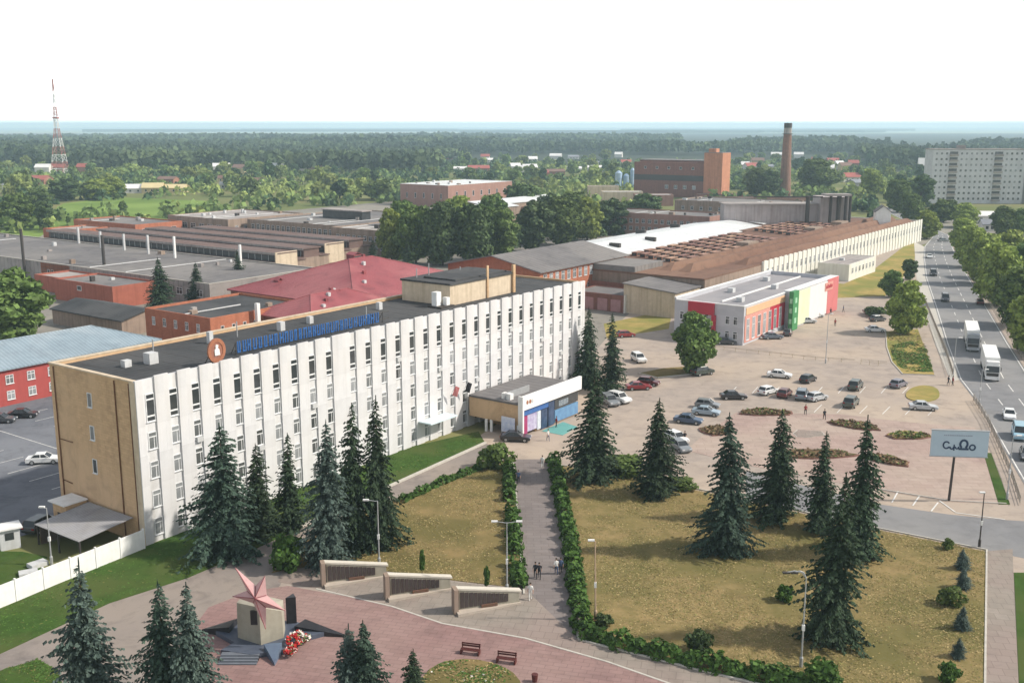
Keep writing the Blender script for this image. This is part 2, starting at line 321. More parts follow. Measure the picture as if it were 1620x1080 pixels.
field_mat = PM('far_field', (.42, .45, .34), (.33, .37, .26), .002, .95, 0, True, spec=.05)
# ------------------------------------------------------------------ ground, roads, paths, lawns
def sheet(name, pts, z, mat, z0=None, uv=False, kind='structure', smooth=0):
    P = [(UV(*p, z) if uv else G(p[0], p[1], z)) for p in pts]
    for _ in range(smooth):                                   # round the corners a little
        Q = []
        for i in range(len(P)):
            a, b = P[i], P[(i + 1) % len(P)]; Q += [a.lerp(b, .25), a.lerp(b, .75)]
        P = Q
    mb = MB(); mb.prism([(p.x, p.y) for p in P], (z - .3 if z0 is None else z0), z, 0)
    o = mb.build(name, mat); o['kind'] = kind
    return o
def ribbon(mb, pts, w, z, m=0):          # flat strip along ground points
    for a, b in zip(pts, pts[1:]):
        d = (b - a); d.z = 0; d.normalize(); n = Vector((-d.y, d.x, 0)) * w / 2
        mb.poly([(a - n).to_tuple()[:2] + (z,), (b - n).to_tuple()[:2] + (z,), (b + n).to_tuple()[:2] + (z,), (a + n).to_tuple()[:2] + (z,)], m)
gm = MB(); rs = [0, 40, 90, 160, 260, 420, 700, 1100, 1800, 3000, 5000, 8000, 13000, 21000]; na = 48
for r in rs[1:]:
    for i in range(na): gm.v.append((r * math.sin(2 * math.pi * i / na), r * math.cos(2 * math.pi * i / na), 0))
gm.v.append((0, 0, 0)); c0 = len(gm.v) - 1
for i in range(na): gm.f.append((c0, (i + 1) % na, i)); gm.m.append(0)
for k in range(len(rs) - 2):
    for i in range(na):
        j = (i + 1) % na; gm.f.append((k * na + i, k * na + j, k * na + na + j, k * na + na + i)); gm.m.append(0)
gnd = gm.build('ground', earth); gnd['kind'] = 'structure'
sheet('yard', [(56, 12), (400, 10), (420, 120), (430, 340), (60, 330), (40, 75)], .010, yard, uv=True)
sheet('left_car_park', [(-30, 13.6), (56, 13.6), (56, 69), (-60, 69), (-60, 18)], .022, asphalt, uv=True)
sheet('pavement', [(-80, 1130), (-80, 1040), (0, 1000), (232, 862), (760, 688), (925, 575), (985, 505), (1060, 440), (1305, 445), (1400, 395), (1445, 380), (1470, 470), (1530, 600), (1570, 640), (1640, 770), (1740, 1130)], .016, pavement)
sheet('lower_pavement', [(-100, 1140), (-100, 1075), (0, 1033), (173, 953), (297, 913), (413, 863), (620, 768), (768, 700), (812, 726), (790, 740), (625, 800), (470, 880), (440, 930), (320, 1000), (240, 1140)], .020, lower_mat)
sheet('grass_strip', [(-90, 1072), (0, 1033), (173, 953), (297, 913), (413, 863), (477, 833), (620, 768), (768, 701), (757, 682), (620, 713), (232, 863), (0, 962), (-90, 1000)], .07, green)
sheet('corner_lawn', [(-60, 1078), (0, 1060), (60, 1042), (92, 1060), (110, 1120), (-60, 1150)], .06, green)
sheet('yard_grass', [(-60, 960), (0, 935), (60, 905), (75, 880), (35, 872), (-60, 870)], .05, green)
sheet('lawn_by_path', [(430, 905), (470, 862), (540, 828), (622, 792), (755, 733), (800, 728), (812, 775), (830, 930), (725, 918), (610, 902), (500, 893)], .065, drygrass2)
sheet('large_lawn', [(884, 738), (1000, 748), (1100, 775), (1180, 792), (1390, 838), (1560, 872), (1557, 1100), (1330, 1095), (1130, 1062), (925, 1012)], .065, drygrass)
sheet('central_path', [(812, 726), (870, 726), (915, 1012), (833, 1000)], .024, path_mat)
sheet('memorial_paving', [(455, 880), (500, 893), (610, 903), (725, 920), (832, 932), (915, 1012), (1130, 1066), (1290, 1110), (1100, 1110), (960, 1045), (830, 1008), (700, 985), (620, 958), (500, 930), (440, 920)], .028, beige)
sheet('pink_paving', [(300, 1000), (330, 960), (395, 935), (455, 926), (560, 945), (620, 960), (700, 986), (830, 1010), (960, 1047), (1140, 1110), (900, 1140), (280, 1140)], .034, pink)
sheet('round_bed', [(655, 1100), (672, 1062), (700, 1045), (745, 1040), (790, 1050), (820, 1068), (830, 1100), (800, 1130), (690, 1130)], .12, drygrass2, smooth=1)
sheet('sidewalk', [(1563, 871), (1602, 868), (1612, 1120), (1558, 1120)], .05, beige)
sheet('verge', [(1604, 905), (1690, 905), (1810, 1120), (1614, 1120)], .055, green)
sheet('front_road', [(1180, 745), (1390, 797), (1500, 813), (1590, 822), (1660, 826), (1680, 895), (1560, 870), (1390, 836), (1180, 790)], .026, road_mat)
sheet('pink_square', [(1085, 712), (1110, 690), (1165, 652), (1330, 655), (1440, 668), (1542, 676), (1562, 730), (1590, 797), (1500, 793), (1390, 775), (1180, 735)], .040, square_mat)
sheet('verge_by_square', [(1556, 716), (1568, 716), (1598, 797), (1580, 797)], .07, green)
sheet('grass_island', [(1402, 524), (1452, 520), (1478, 592), (1428, 590), (1412, 572), (1404, 550)], .09, straw, smooth=0)
sheet('dry_island', [(1430, 626), (1440, 613), (1462, 608), (1484, 613), (1488, 628), (1470, 635), (1445, 634)], .14, straw, smooth=2)
sheet('dry_verge', [(1303, 447), (1335, 449), (1376, 431), (1440, 382), (1449, 386), (1446, 420), (1400, 468), (1303, 472)], .05, straw)
sheet('shrub_strip', [(1010, 590), (1050, 582), (1105, 578), (1108, 590), (1040, 597)], .10, drygrass2)
sheet('dirt_patch', [(955, 512), (1040, 494), (1062, 500), (1058, 520), (960, 535)], .03, straw)
hwL = [(1478, 372), (1462, 390), (1461, 410), (1464, 440), (1479, 485), (1497, 545), (1517, 600), (1548, 640), (1605, 740), (1640, 800), (1670, 860), (1740, 990), (1860, 1200)]
hwR = [(1500, 372), (1507, 390), (1516, 410), (1534, 440), (1561, 485), (1597, 545), (1632, 600), (1662, 640), (1745, 740), (1800, 800), (1860, 860), (1985, 990), (2190, 1200)]
hp = [G(*p) for p in hwL]; hq = [G(*p) for p in hwR]
hp.insert(0, hp[0] + Vector((30, 160, 0))); hq.insert(0, hq[0] + Vector((30, 160, 0)))
rm = MB()
for i in range(len(hp) - 1): rm.poly([(p.x, p.y, .045) for p in (hp[i], hq[i], hq[i + 1], hp[i + 1])])
rd = rm.build('highway', road_mat); rd['kind'] = 'structure'
sheet('roadside_pavement', [(1446, 382), (1462, 390), (1461, 410), (1464, 440), (1479, 485), (1497, 545), (1517, 600), (1505, 604), (1480, 545), (1462, 485), (1450, 440)], .06, kerb_mat)
sheet('roadside_pavement', [(1500, 372), (1507, 390), (1516, 410), (1534, 440), (1561, 485), (1597, 545), (1632, 600), (1690, 600), (1630, 520), (1580, 465), (1548, 425), (1524, 395)], .06, pavement)
sheet('roadside_lawn', [(1508, 380), (1546, 425), (1578, 465), (1628, 520), (1688, 600), (1900, 600), (1900, 380), (1700, 372), (1560, 360)], .04, meadow)
sheet('side_car_park', [(1530, 345), (1900, 345), (1900, 388), (1600, 388), (1545, 372)], .06, yard)
sheet('roundabout_ground', [(1400, 372), (1520, 372), (1560, 352), (1480, 340), (1380, 355)], .03, yard)
mk = MB()
def lerp_poly(A, B, f): return [a.lerp(b, f) for a, b in zip(A, B)]
def dashes(A, B, f, dash, gap, w, z):
    P = lerp_poly(A, B, f); on = True; left = dash
    for a, b in zip(P, P[1:]):
        L = (b - a).length; t = 0
        while t < L - 1e-6:
            s = min(left, L - t)
            if on: ribbon(mk, [a.lerp(b, t / L), a.lerp(b, (t + s) / L)], w, z)
            t += s; left -= s
            if left < 1e-6: on = not on; left = dash if on else gap
dashes(hp, hq, .33, 4, 7, .18, .062); dashes(hp, hq, .62, 5, 5, .18, .062)
dashes(hp, hq, .03, 500, 1, .18, .062); dashes(hp, hq, .97, 500, 1, .18, .062)
for a, b in (((1421, 777), (1411, 795)), ((1455, 784), (1444, 800)), ((1484, 795), (1473, 809)), ((1486, 792), (1511, 810)), ((1511, 811), (1590, 822))): ribbon(mk, [G(*a), G(*b)], .18, .062)
for i in range(9):                       # bays of the big car park
    x = 1165 + i * 34; ribbon(mk, [G(x, 612), G(x - 9, 622)], .13, .034)
for i in range(6):
    x = 1300 + i * 36; ribbon(mk, [G(x, 640 + i), G(x - 12, 652 + i)], .13, .034)
for v in np.arange(20, 66, 5.2):         # bays of the left car park
    ribbon(mk, [UV(20, v), UV(25.2, v)], .14, .040); ribbon(mk, [UV(34, v), UV(39.2, v)], .14, .040); ribbon(mk, [UV(4, v), UV(9.2, v)], .14, .040)
ribbon(mk, [UV(14, 18), UV(14, 66)], .14, .040)
o = mk.build('road_markings', white_line); o['kind'] = 'structure'
kb = MB()
def kerb(pts, w=.18, h=.14):
    P = [G(*p) for p in pts]
    for a, b in zip(P, P[1:]):
        d = (b - a).normalized(); n = Vector((-d.y, d.x, 0)) * w / 2
        kb.hexa([(*(a - n).xy, 0), (*(b - n).xy, 0), (*(b + n).xy, 0), (*(a + n).xy, 0), (*(a - n).xy, h), (*(b - n).xy, h), (*(b + n).xy, h), (*(a + n).xy, h)])
kerb([(477, 833), (620, 768), (768, 701)], .45, .22); kerb([(884, 736), (1000, 746), (1100, 773), (1180, 790), (1390, 836), (1561, 870), (1558, 1100)]); kerb([(1390, 774), (1500, 792), (1592, 797)])
kerb([(812, 726), (829, 940)]); kerb([(870, 726), (915, 1012), (1130, 1066), (1320, 1110)]); kerb([(1401, 524), (1403, 550), (1411, 573), (1428, 592), (1480, 594)])
kerb([(500, 931), (620, 959), (700, 986), (830, 1009), (960, 1046), (1140, 1109)], .2, .05); kerb([(1010, 591), (1040, 598), (1108, 591)], .3, .18)
o = kb.build('kerbs', kerb_mat); o['kind'] = 'structure'
# ------------------------------------------------------------------ buildings
WINS = {}
def win_mesh(w, h, style='plain', gl='curtained_glass', fr='window_frame'):
    key = (w, h, style, gl, fr)
    if key in WINS: return WINS[key]
    mb = MB(); t = min(.09, w * .1); d = .05
    def fb(x0, x1, z0, z1): mb.box(x0, x1, -d, .02, z0, z1, 0)
    fb(-w / 2, -w / 2 + t, -h / 2, h / 2); fb(w / 2 - t, w / 2, -h / 2, h / 2); fb(-w / 2 + t, w / 2 - t, -h / 2, -h / 2 + t); fb(-w / 2 + t, w / 2 - t, h / 2 - t, h / 2)
    mb.box(-w / 2 + t, w / 2 - t, -.015, .01, -h / 2 + t, h / 2 - t, 1)
    if style == 'cross': fb(-t / 2, t / 2, -h / 2 + t, h / 2 - t); mb.box(-w / 2 + t, w / 2 - t, -d + .004, .015, h * .14, h * .14 + t, 0)
    if style == 'tall':
        for z in (.30, -.30): mb.box(-w / 2 + t, w / 2 - t, -d + .004, .015, h * z - .09, h * z + .09, 0)
    if style == 'tee': mb.box(-w / 2 + t, w / 2 - t, -d + .004, .015, h * .22 - .06, h * .22 + .06, 0); fb(w * .12, w * .12 + t * .8, -h / 2 + t, h * .22 - .06)
    if w > .7: mb.box(-w / 2 - .06, w / 2 + .06, -.14, -d - .002, -h / 2 - .05, -h / 2 + .01, 0)
    WINS[key] = mb.mesh('window', [MATS[fr], MATS[gl]])
    return WINS[key]
def put_windows(t, L, Wd, wins, name='window'):
    sp = []
    for side, xs, zs, key in wins:
        for z in zs:
            for x in xs: sp.append((side, x, z, key))
    def mat_for(side, x, z):
        off = .012
        return {'f': ((x, -off, z), 0.0), 'l': ((-off, x, z), -math.pi / 2), 'r': ((L + off, x, z), math.pi / 2), 'b': ((x, Wd + off, z), math.pi)}[side]
    for side, x, z, key in sp[:100]:
        loc, rz = mat_for(side, x, z); link(name, win_mesh(*key), t, loc, rz)
    if len(sp) > 100:
        mb = MB(); mats = []
        for side, x, z, key in sp[100:]:
            me = win_mesh(*key); loc, rz = mat_for(side, x, z); M = Matrix.Translation(loc) @ Matrix.Rotation(rz, 4, 'Z'); n = len(mb.v)
            mb.v += [tuple(M @ v.co) for v in me.vertices]
            for p in me.polygons:
                mm = me.materials[p.material_index]
                if mm not in mats: mats.append(mm)
                mb.f.append(tuple(n + i for i in p.vertices)); mb.m.append(mats.index(mm))
        o = mb.build('far_windows', mats, t); o['kind'] = 'stuff'
def roof_mesh(L, Wd, h, kind, rise, over, th=.25):
    mb = MB(); o = over
    def slab(p, m=0):                    # a sloping plate with thickness
        n = len(p); q = [(x, y, z - th) for x, y, z in p]; k = len(mb.v); mb.v += q + list(p)
        for i in range(n):
            j = (i + 1) % n; mb.f.append((k + i, k + j, k + n + j, k + n + i)); mb.m.append(m)
        mb.f.append(tuple(k + n + i for i in range(n))); mb.m.append(m); mb.f.append(tuple(k + i for i in reversed(range(n)))); mb.m.append(m)
    z0, z1 = h + th, h + rise + th
    if kind == 'gable':
        s = o * rise / (Wd / 2)
        slab([(-o, -o, z0 - s), (L + o, -o, z0 - s), (L + o, Wd / 2, z1), (-o, Wd / 2, z1)]); slab([(-o, Wd / 2, z1), (L + o, Wd / 2, z1), (L + o, Wd + o, z0 - s), (-o, Wd + o, z0 - s)])
    elif kind == 'gabley':
        s = o * rise / (L / 2)
        slab([(-o, -o, z0 - s), (L / 2, -o, z1), (L / 2, Wd + o, z1), (-o, Wd + o, z0 - s)]); slab([(L / 2, -o, z1), (L + o, -o, z0 - s), (L + o, Wd + o, z0 - s), (L / 2, Wd + o, z1)])
    elif kind == 'hip':
        r = min(Wd, L) / 2 * .95
        a, b = ((r, Wd / 2, z1), (L - r, Wd / 2, z1)) if L >= Wd else ((L / 2, r, z1), (L / 2, Wd - r, z1))
        c = [(-o, -o, z0), (L + o, -o, z0), (L + o, Wd + o, z0), (-o, Wd + o, z0)]
        if L >= Wd: slab([c[0], c[1], b, a]); slab([c[1], c[2], b]); slab([c[2], c[3], a, b]); slab([c[3], c[0], a])
        else: slab([c[0], c[1], a]); slab([c[1], c[2], b, a]); slab([c[2], c[3], b]); slab([c[3], c[0], a, b])
    elif kind == 'shed':                 # rises from front (y=0) to back
        slab([(-o, -o, z0), (L + o, -o, z0), (L + o, Wd + o, z1), (-o, Wd + o, z1)])
    return mb
def bld(name, label, cat, p, L, Wd, h, wall, roofm, roof='flat', rise=0.0, par=.45, wins=(), over=.35, group=None, rz=None, parmat=None, z0=0.0):
    t = thing(name, label, cat, (UV(*p, z0) if rz is None else (p[0], p[1], z0)), RZ if rz is None else rz, group)
    mb = MB()
    if roof == 'flat':
        tw = .3
        for a in ((0, L, 0, tw), (0, L, Wd - tw, Wd), (0, tw, tw, Wd - tw), (L - tw, L, tw, Wd - tw)): mb.box(a[0], a[1], a[2], a[3], 0, h)
        mb.build('wall', wall, t)
        MB().box(tw, L - tw, tw, Wd - tw, h - par - .25, h - par).build('roof', roofm, t)
        if parmat:
            c = MB(); e = .08
            for a in ((-e, L + e, -e, tw + e), (-e, L + e, Wd - tw - e, Wd + e), (-e, tw + e, tw + e, Wd - tw - e), (L - tw - e, L + e, tw + e, Wd - tw - e)): c.box(a[0], a[1], a[2], a[3], h + .003, h + .12)
            c.build('coping', parmat, t)
    else:
        mb.box(0, L, 0, Wd, 0, h)
        if roof == 'gable':
            for x0, x1 in ((0, .3), (L - .3, L)): mb.hexa([(x0, 0, h), (x1, 0, h), (x1, Wd, h), (x0, Wd, h), (x0, Wd / 2 - .01, h + rise), (x1, Wd / 2 - .01, h + rise), (x1, Wd / 2 + .01, h + rise), (x0, Wd / 2 + .01, h + rise)])
        if roof == 'gabley':
            for y0, y1 in ((0, .3), (Wd - .3, Wd)): mb.hexa([(0, y0, h), (L, y0, h), (L, y1, h), (0, y1, h), (L / 2 - .01, y0, h + rise), (L / 2 + .01, y0, h + rise), (L / 2 + .01, y1, h + rise), (L / 2 - .01, y1, h + rise)])
        if roof == 'shed':
            for x0, x1 in ((0, .3), (L - .3, L)): mb.hexa([(x0, 0, h), (x1, 0, h), (x1, Wd, h), (x0, Wd, h), (x0, 0, h + .01), (x1, 0, h + .01), (x1, Wd, h + rise), (x0, Wd, h + rise)])
            mb.box(.3, L - .3, Wd - .3, Wd, h, h + rise)
        mb.build('wall', wall, t); ro = roof_mesh(L, Wd, h, roof, rise, over).build('roof', roofm, t)
        if roof == 'hip':
            q_ = min(Wd, L) / 2 * .95; zr = h + rise + .27; A_, B_ = (((q_, Wd / 2, zr), (L - q_, Wd / 2, zr)) if L >= Wd else ((L / 2, q_, zr), (L / 2, Wd - q_, zr))); cm = MB(); cm.tube(A_, B_, .13, n=5)
            for cx_, cy_, e_ in ((-over, -over, A_), (-over, Wd + over, A_ if L >= Wd else B_), (L + over, -over, B_ if L >= Wd else A_), (L + over, Wd + over, B_)): cm.tube((cx_, cy_, h + .27), e_, .11, n=5)
            cm.build('ridge_cap', roofm, ro)
            for i in range(6): y_ = Wd * (.2 + .1 * i); x_ = L * (.25 + .09 * i); f_ = min(1, min(y_, Wd - y_) / q_); MB().box(x_, x_ + .7, y_, y_ + .7, h + rise * f_ - .4, h + rise * f_ + .9).build('roof_vent', roofm if i % 2 else greypaint, t)
    if roof == 'flat' and L * Wd > 220 and rz is None:
        q = random.Random(int(L * 7 + Wd * 3))
        for i in range(min(9, int(L * Wd / 160))):
            x, y, w_ = q.uniform(2, L - 3), q.uniform(2, Wd - 3), q.uniform(.6, 1.5); MB().box(x, x + w_, y, y + w_ * q.uniform(.7, 1.6), h - par + .003, h - par + q.uniform(.6, 1.6)).build('roof_vent', q.choice((greypaint, greybrown, dark_metal, paleroof)), t)
        for i in range(min(3, int(L * Wd / 500))): y = q.uniform(2, Wd - 2); MB().tube((1, y, h - par + .25), (L * q.uniform(.5, .95), y, h - par + .25), .14, n=6).build('roof_pipe', greypaint, t)
    put_windows(t, L, Wd, wins)
    return t
def span(a, b, n): return [a + (b - a) * (i + .5) / n for i in range(n)]
# --- the long white office building
OL, OW, OH = 91.0, 16.2, 18.4
of = thing('office_building', 'long white five storey office building with vertical fins and tan brick end wall', 'office building', UV(0, 0), RZ)
m = MB()
m.box(0, .35, .36, OW, 0, OH - .1, 1); m.box(OL - .35, OL, .36, OW, 0, OH - .1, 1); m.box(.35, OL - .35, OW - .35, OW, 0, OH - .1, 1); m.box(0, OL, 0, .35, 0, OH + .05, 0)
m.build('wall', [white_wall2, tan], of)
MB().box(.35, OL - .35, .35, OW - .35, OH - 1.0, OH - .45).build('roof', bitumen, of)
m = MB(); m.box(-.1, .45, .3, OW + .1, OH - .097, OH + .06); m.box(.45, OL, OW - .4, OW + .1, OH - .097, OH + .05); m.box(-.1, .0, .0, .9, 0, OH - .12, 0); m.build('coping', cream, of)
fin = MB().box(-.88, .88, -.21, -.002, .0, 18.68).mesh('pilaster', white_wall)
wide = MB().box(-1.55, 1.55, -.21, -.002, .0, 18.68).mesh('pilaster', white_wall)
cen = [1.71 + 2.965 * k + (1.35 if k > 9 else 0) for k in range(30)]
link('pilaster', MB().box(-.06, .85, -.16, -.002, 0, 18.5).mesh('pilaster', white_wall), of)
for k in range(30):
    if k == 9: link('pilaster', wide, of, ((cen[9] + cen[10]) / 2, 0, 0))
    elif k < 29: link('pilaster', fin, of, ((cen[k] + cen[k + 1]) / 2, 0, 0))
wl = []
for k in range(30):
    wl.append(('f', [cen[k]], [15.25], (1.12, 3.1, 'tall', 'window_glass' if (k * 7) % 5 else 'dark_glazing')))
    wl.append(('f', [cen[k]], [11.55, 8.25, 4.95, 1.75], (1.08, 1.95, 'tee', 'curtained_glass')))
put_windows(of, OL, OW, wl)
for z in (15.1, 11.3, 7.4): link('window', win_mesh(.85, 1.7, 'plain', 'curtained_glass'), of, (-.012, 8.6, z), -math.pi / 2)
m = MB()
for y in (1.0, 3.6, 15.3): m.tube((-.1, y, .3), (-.1, y, OH - .3), .07, m=0)
m.tube((-.1, 12.6, 9.5), (-.1, 15.3, 9.5), .05); m.tube((-.1, 13.4, 4.4), (-.1, 15.3, 4.5), .05); m.build('downpipe', PM('rusty_pipe', (.16, .075, .035), (.12, .055, .03), 2), of)
ac = MB().box(-.4, .4, -.32, -.002, -.28, .28).mesh('air_conditioner', greypaint, bevel=.02)
for k, z in ((2, 10.2), (5, 6.9), (8, 10.2), (11, 3.6), (13, 13.3), (16, 10.2), (19, 6.9), (22, 13.3), (25, 10.2), (27, 6.9)): link('air_conditioner', ac, of, (cen[k] + .1, 0, z))
# attic block on the roof
pm = MB(); pm.box(59, 76, 4.6, 14.4, OH - .45, 21.1, 0); pm.box(58.8, 76.2, 4.4, 14.6, 21.103, 21.4, 1); pm.box(68.2, 68.6, 4.35, 4.6, OH - .4, 23.2, 2); pm.box(75.2, 75.8, 4.2, 4.6, OH - .4, 22.6, 2)
po = pm.build('attic_block', [cream, bitumen, tan], of)
MB().box(61.5, 75, 5.5, 12, 21.405, 21.65).build('roof_hatch', bitumen, po)
m = MB(); m.box(56.5, 57.6, 5.2, 6.2, OH - .45, 20.3, 0); m.box(57.9, 58.7, 4.4, 5.2, OH - .45, 19.4, 0); m.box(56, 59.2, 3.9, 6.6, OH - .45, OH - .2, 1); m.build('ventilation_unit', [whitepaint, dark_metal], of)
for nm, (x, y, a, b, h) in (('vent_box', (7.2, 7.4, 1.2, 1.2, 1.3)), ('vent_box', (4.6, 8.4, .9, .8, .8)), ('vent_box', (30, 10.5, .8, .8, 1.2)), ('vent_box', (36, 11.2, .7, .7, 1.0)), ('vent_box', (50, 11, .7, .7, 1.1)), ('vent_box', (19, 11.5, .6, .6, 1.5))):
    MB().box(x, x + a, y, y + b, OH - .45, OH - .45 + h).build(nm, greypaint, of)
for x, y, h in ((11, 12, 1.4), (24, 12.2, 1.6), (44, 8, 1.2), (61, 13, 4.5), (64, 13, 5.0), (80, 9, 1.1), (72, 12.9, 3.6)):
    MB().tube((x, y, OH - .5), (x, y, OH + h), .08).build('mast', steel, of)
m = MB()                                 # tar seams across the flat roof
for x in np.arange(3, 89, 3.1): m.box(x, x + .09, .6, OW - .6, OH - .448, OH - .436)
m.build('roof_seam', dark_metal, of)
# small glass canopy and flag brackets on the facade
m = MB(); m.box(45.5, 51.5, -2.6, -.28, 3.3, 3.5, 0)
m.build('door_canopy', skyblue if False else PM('pale_canopy', (.62, .72, .76), (.55, .66, .7), 1, .3), of)
# rooftop letters and emblem
t = thing('rooftop_lettering', 'row of tall blue letters standing on the dark office roof', 'sign', UV(16.4, 3.0, OH - .45), RZ)
random.seed(4); x = 0
m = MB(); m.tube((0, .55, .5), (27.5, .55, .5), .05); m.tube((0, .55, 1.5), (27.5, .55, 1.5), .05)
for i in range(14): m.tube((i * 2 + .2, .6, 0), (i * 2 + .2, .55, 1.6), .04); m.tube((i * 2 + .2, 1.5, 0), (i * 2 + .2, .6, 1.4), .04)
m.build('support_frame', dark_metal, t)
for i in range(30):                      # the words cannot be read in the photograph: upright blue strokes
    b = MB(); w = random.uniform(.42, .62)
    b.box(0, .15, 0, .12, .35, 1.75); b.box(w - .15, w, 0, .12, .35, 1.75)
    z = random.choice((.36, 1.0, 1.57)); b.box(.15, w - .15, .01, .11, z, z + .16)
    b.build('letter', letterblue, t, loc=(x, 0, 0)); x += w + random.uniform(.22, .4)
t = thing('roof_emblem', 'round brown medal emblem with a white figure at the roof edge', 'emblem', UV(11.6, .9, OH - .45), RZ)
m = MB(); ring = PM('bronze_ring', (.36, .15, .085), (.28, .11, .065), 3, .5)
n = 24; ro, ri = 1.25, .86; cz = 1.75
for i in range(n):
    a, b = 2 * math.pi * i / n, 2 * math.pi * (i + 1) / n
    q = [(r * math.cos(s), y, cz + r * math.sin(s) * 1.15) for y in (-.12, .12) for r, s in ((ri, a), (ro, a), (ro, b), (ri, b))]; m.hexa(q)
m.build('ring', ring, t)
m = MB(); m.lathe([(.86, -.05), (.86, .05)], 24); o = m.build('disc', PM('emblem_disc', (.30, .13, .09), None, 3), t, loc=(0, 0, cz)); o.rotation_euler = (R(90), 0, 0); o.scale = (1, 1.15, 1)
m = MB(); m.prism([(-.32, -.55), (.38, -.55), (.3, .1), (.12, .3), (.2, .62), (-.05, .75), (-.22, .55), (-.16, .3), (-.36, .1)], -.12, .12); o = m.build('figure', whitepaint, t, loc=(0, -.06, cz)); o.rotation_euler = (R(90), 0, 0)
m = MB()
for x in (-.7, .7): m.tube((x, .2, 0), (x, .15, 1.2), .06); m.tube((x, 1.4, 0), (x, .2, 1.6), .05)
m.tube((-.9, .2, .45), (.9, .2, .45), .05); m.build('stand', dark_metal, t)
# --- entrance hall
eh = thing('entrance_hall', 'low tan entrance hall with white fascia and blue banners in front of the office', 'entrance', UV(56.8, -10.4), RZ); eh.scale = (.77, 1, 1)
EL, EW, EHh = 20.6, 9.7, 5.3
m = MB(); m.box(0, EL, .3, EW, 1.9, EHh - .4, 0); m.box(5.2, EL, .3, EW, 0, 1.9, 0); m.box(0, .35, .32, 3.2, 0, 1.9, 0); m.build('wall', [tan], eh)
MB().box(-.2, EL + .2, .32, EW, EHh - .398, EHh - .1).build('roof', greyroof, eh)
m = MB(); m.box(.2, EL + .3, -.35, .1, 4.2, 6.3, 0); m.box(-.25, .2, -.35, .5, 0, 6.3, 0); m.build('fascia', whitepaint, eh)
for a in ((-.28, 0, 6.2, 6.6), (-.3, -.26, .3, .7), (0, .3, 5.4, 5.8)): MB().box(*a, 0, 1.898).build('post', whitepaint, eh)
m = MB(); m.box(.6, 9.4, .02, .26, 3.2, 4.15, 0); m.box(2.0, 5.2, .0, .24, .6, 3.1, 1); m.box(.7, 2.0, .0, .24, .4, 3.1, 2); m.box(5.4, 6.6, 0, .24, .3, 3.1, 3); m.box(6.8, 8.9, 0, .24, .1, 3.1, 4); m.box(9.3, 11.4, 0, .24, .1, 3.9, 4)
m.build('banner', [bluepanel, PM('pale_banner', (.50, .50, .60), (.30, .25, .42), 1.2), crimson, PM('white_door', (.6, .62, .66), (.45, .5, .58), 2), PM('navy_glass', (.03, .05, .10), (.06, .09, .16), .8, .25)], eh)
m = MB(); m.box(11.6, EL - .3, .02, .26, 2.4, 4.15, 0); m.box(11.6, EL - .3, 0, .28, .3, 2.2, 1); m.box(13, 16.5, -.02, .24, 2.6, 3.5, 2); m.build('shop_window', [darkglass, PM('blue_sill_panel', (.10, .20, .36), (.14, .28, .44), 1.0, .5), PM('mixed_posters', (.3, .33, .36), (.06, .09, .12), 2.5, .4)], eh)
for i, (x, c) in enumerate(((1.3, ring), (2.2, ring), (3.0, greypaint))): m = MB(); m.lathe([(.3, -.03), (.3, .03)], 12); o = m.build('badge', c, eh, loc=(x, -.38, 5.3)); o.rotation_euler = (R(90), 0, 0)
MB().box(.5, 9, EW * .35, EW * .36, EHh - .1, EHh + .9).build('roof_railing', steel, eh)
MB().box(1, 2.1, 2.6, 4.2, EHh - .1, EHh + .8).build('ventilation_unit', whitepaint, eh)
sheet('entrance_carpet', [(61.5, -14.6), (66.5, -14.0), (67.5, -10.8), (61.5, -10.8)], .06, teal, z0=0, uv=True)
for u, c, lab in ((52.2, cloth_red, 'red flag hanging from the white facade nearest the glass canopy'), (55.2, cloth_dark, 'dark striped flag hanging from the facade above the entrance hall')):
    t = thing('flag', lab, 'flag', UV(u, -.6, 5.6), RZ)
    MB().tube((0, 0, 0), (0, -1.2, 2.2), .04).build('pole', whitepaint, t)
    b = MB(); b.hexa([(-.02, -.55, .5), (.02, -.5, .5), (.75, -.8, .1), (.72, -.84, .1), (-.02, -1.15, 2.0), (.02, -1.1, 2.0), (.8, -1.25, 1.6), (.78, -1.3, 1.6)]); b.build('cloth', c if c != cloth_red else PM('flag_red', (.55, .16, .16), (.5, .2, .2), 1), t)
t = thing('information_stand', 'pale blue notice board on legs beside the black car', 'notice board', UV(56.2, -8.4), RZ)
MB().box(-.06, .06, -1.2, 1.2, .7, 3.0).build('board', PM('notice_print', (.45, .52, .72), (.70, .72, .80), 1.2, .5), t)
for y in (-1.1, 1.1): MB().box(-.08, .08, y - .08, y + .08, 0, .7).build('leg', steel, t)
# --- works behind the office
W2 = (1.0, 1.5, 'cross', 'curtained_glass')
bld('red_office', 'long red walled building with a pale blue metal roof beside the left car park', 'building', (-40, 68.8), 92, 17, 6.0, redwall, blueroof, 'hip', 2.9,
    wins=[('f', span(28, 91, 17), [4.35, 1.7], (1.35, 1.5, 'cross', 'curtained_glass'))], over=.5)
bld('orange_workshop', 'flat roofed orange brick workshop at the end of the blue roof', 'building', (65.5, 70.7), 25, 21, 8.0, orange, bitumen, par=.5,
    wins=[('l', span(2, 20, 5), [5.6], (1.0, 1.7, 'cross', 'curtained_glass')), ('l', span(2, 12, 3), [2.2], (1.0, 1.5, 'cross', 'curtained_glass')), ('f', span(1.5, 24, 8), [5.3], (.8, 1.6, 'plain', 'dark_glazing'))])
bld('red_roofed_hall', 'big hall with a dark pink hipped metal roof behind the office', 'building', (94, 59), 46, 40, 7.4, brickred, redroof, 'hip', 6.6, over=.6)
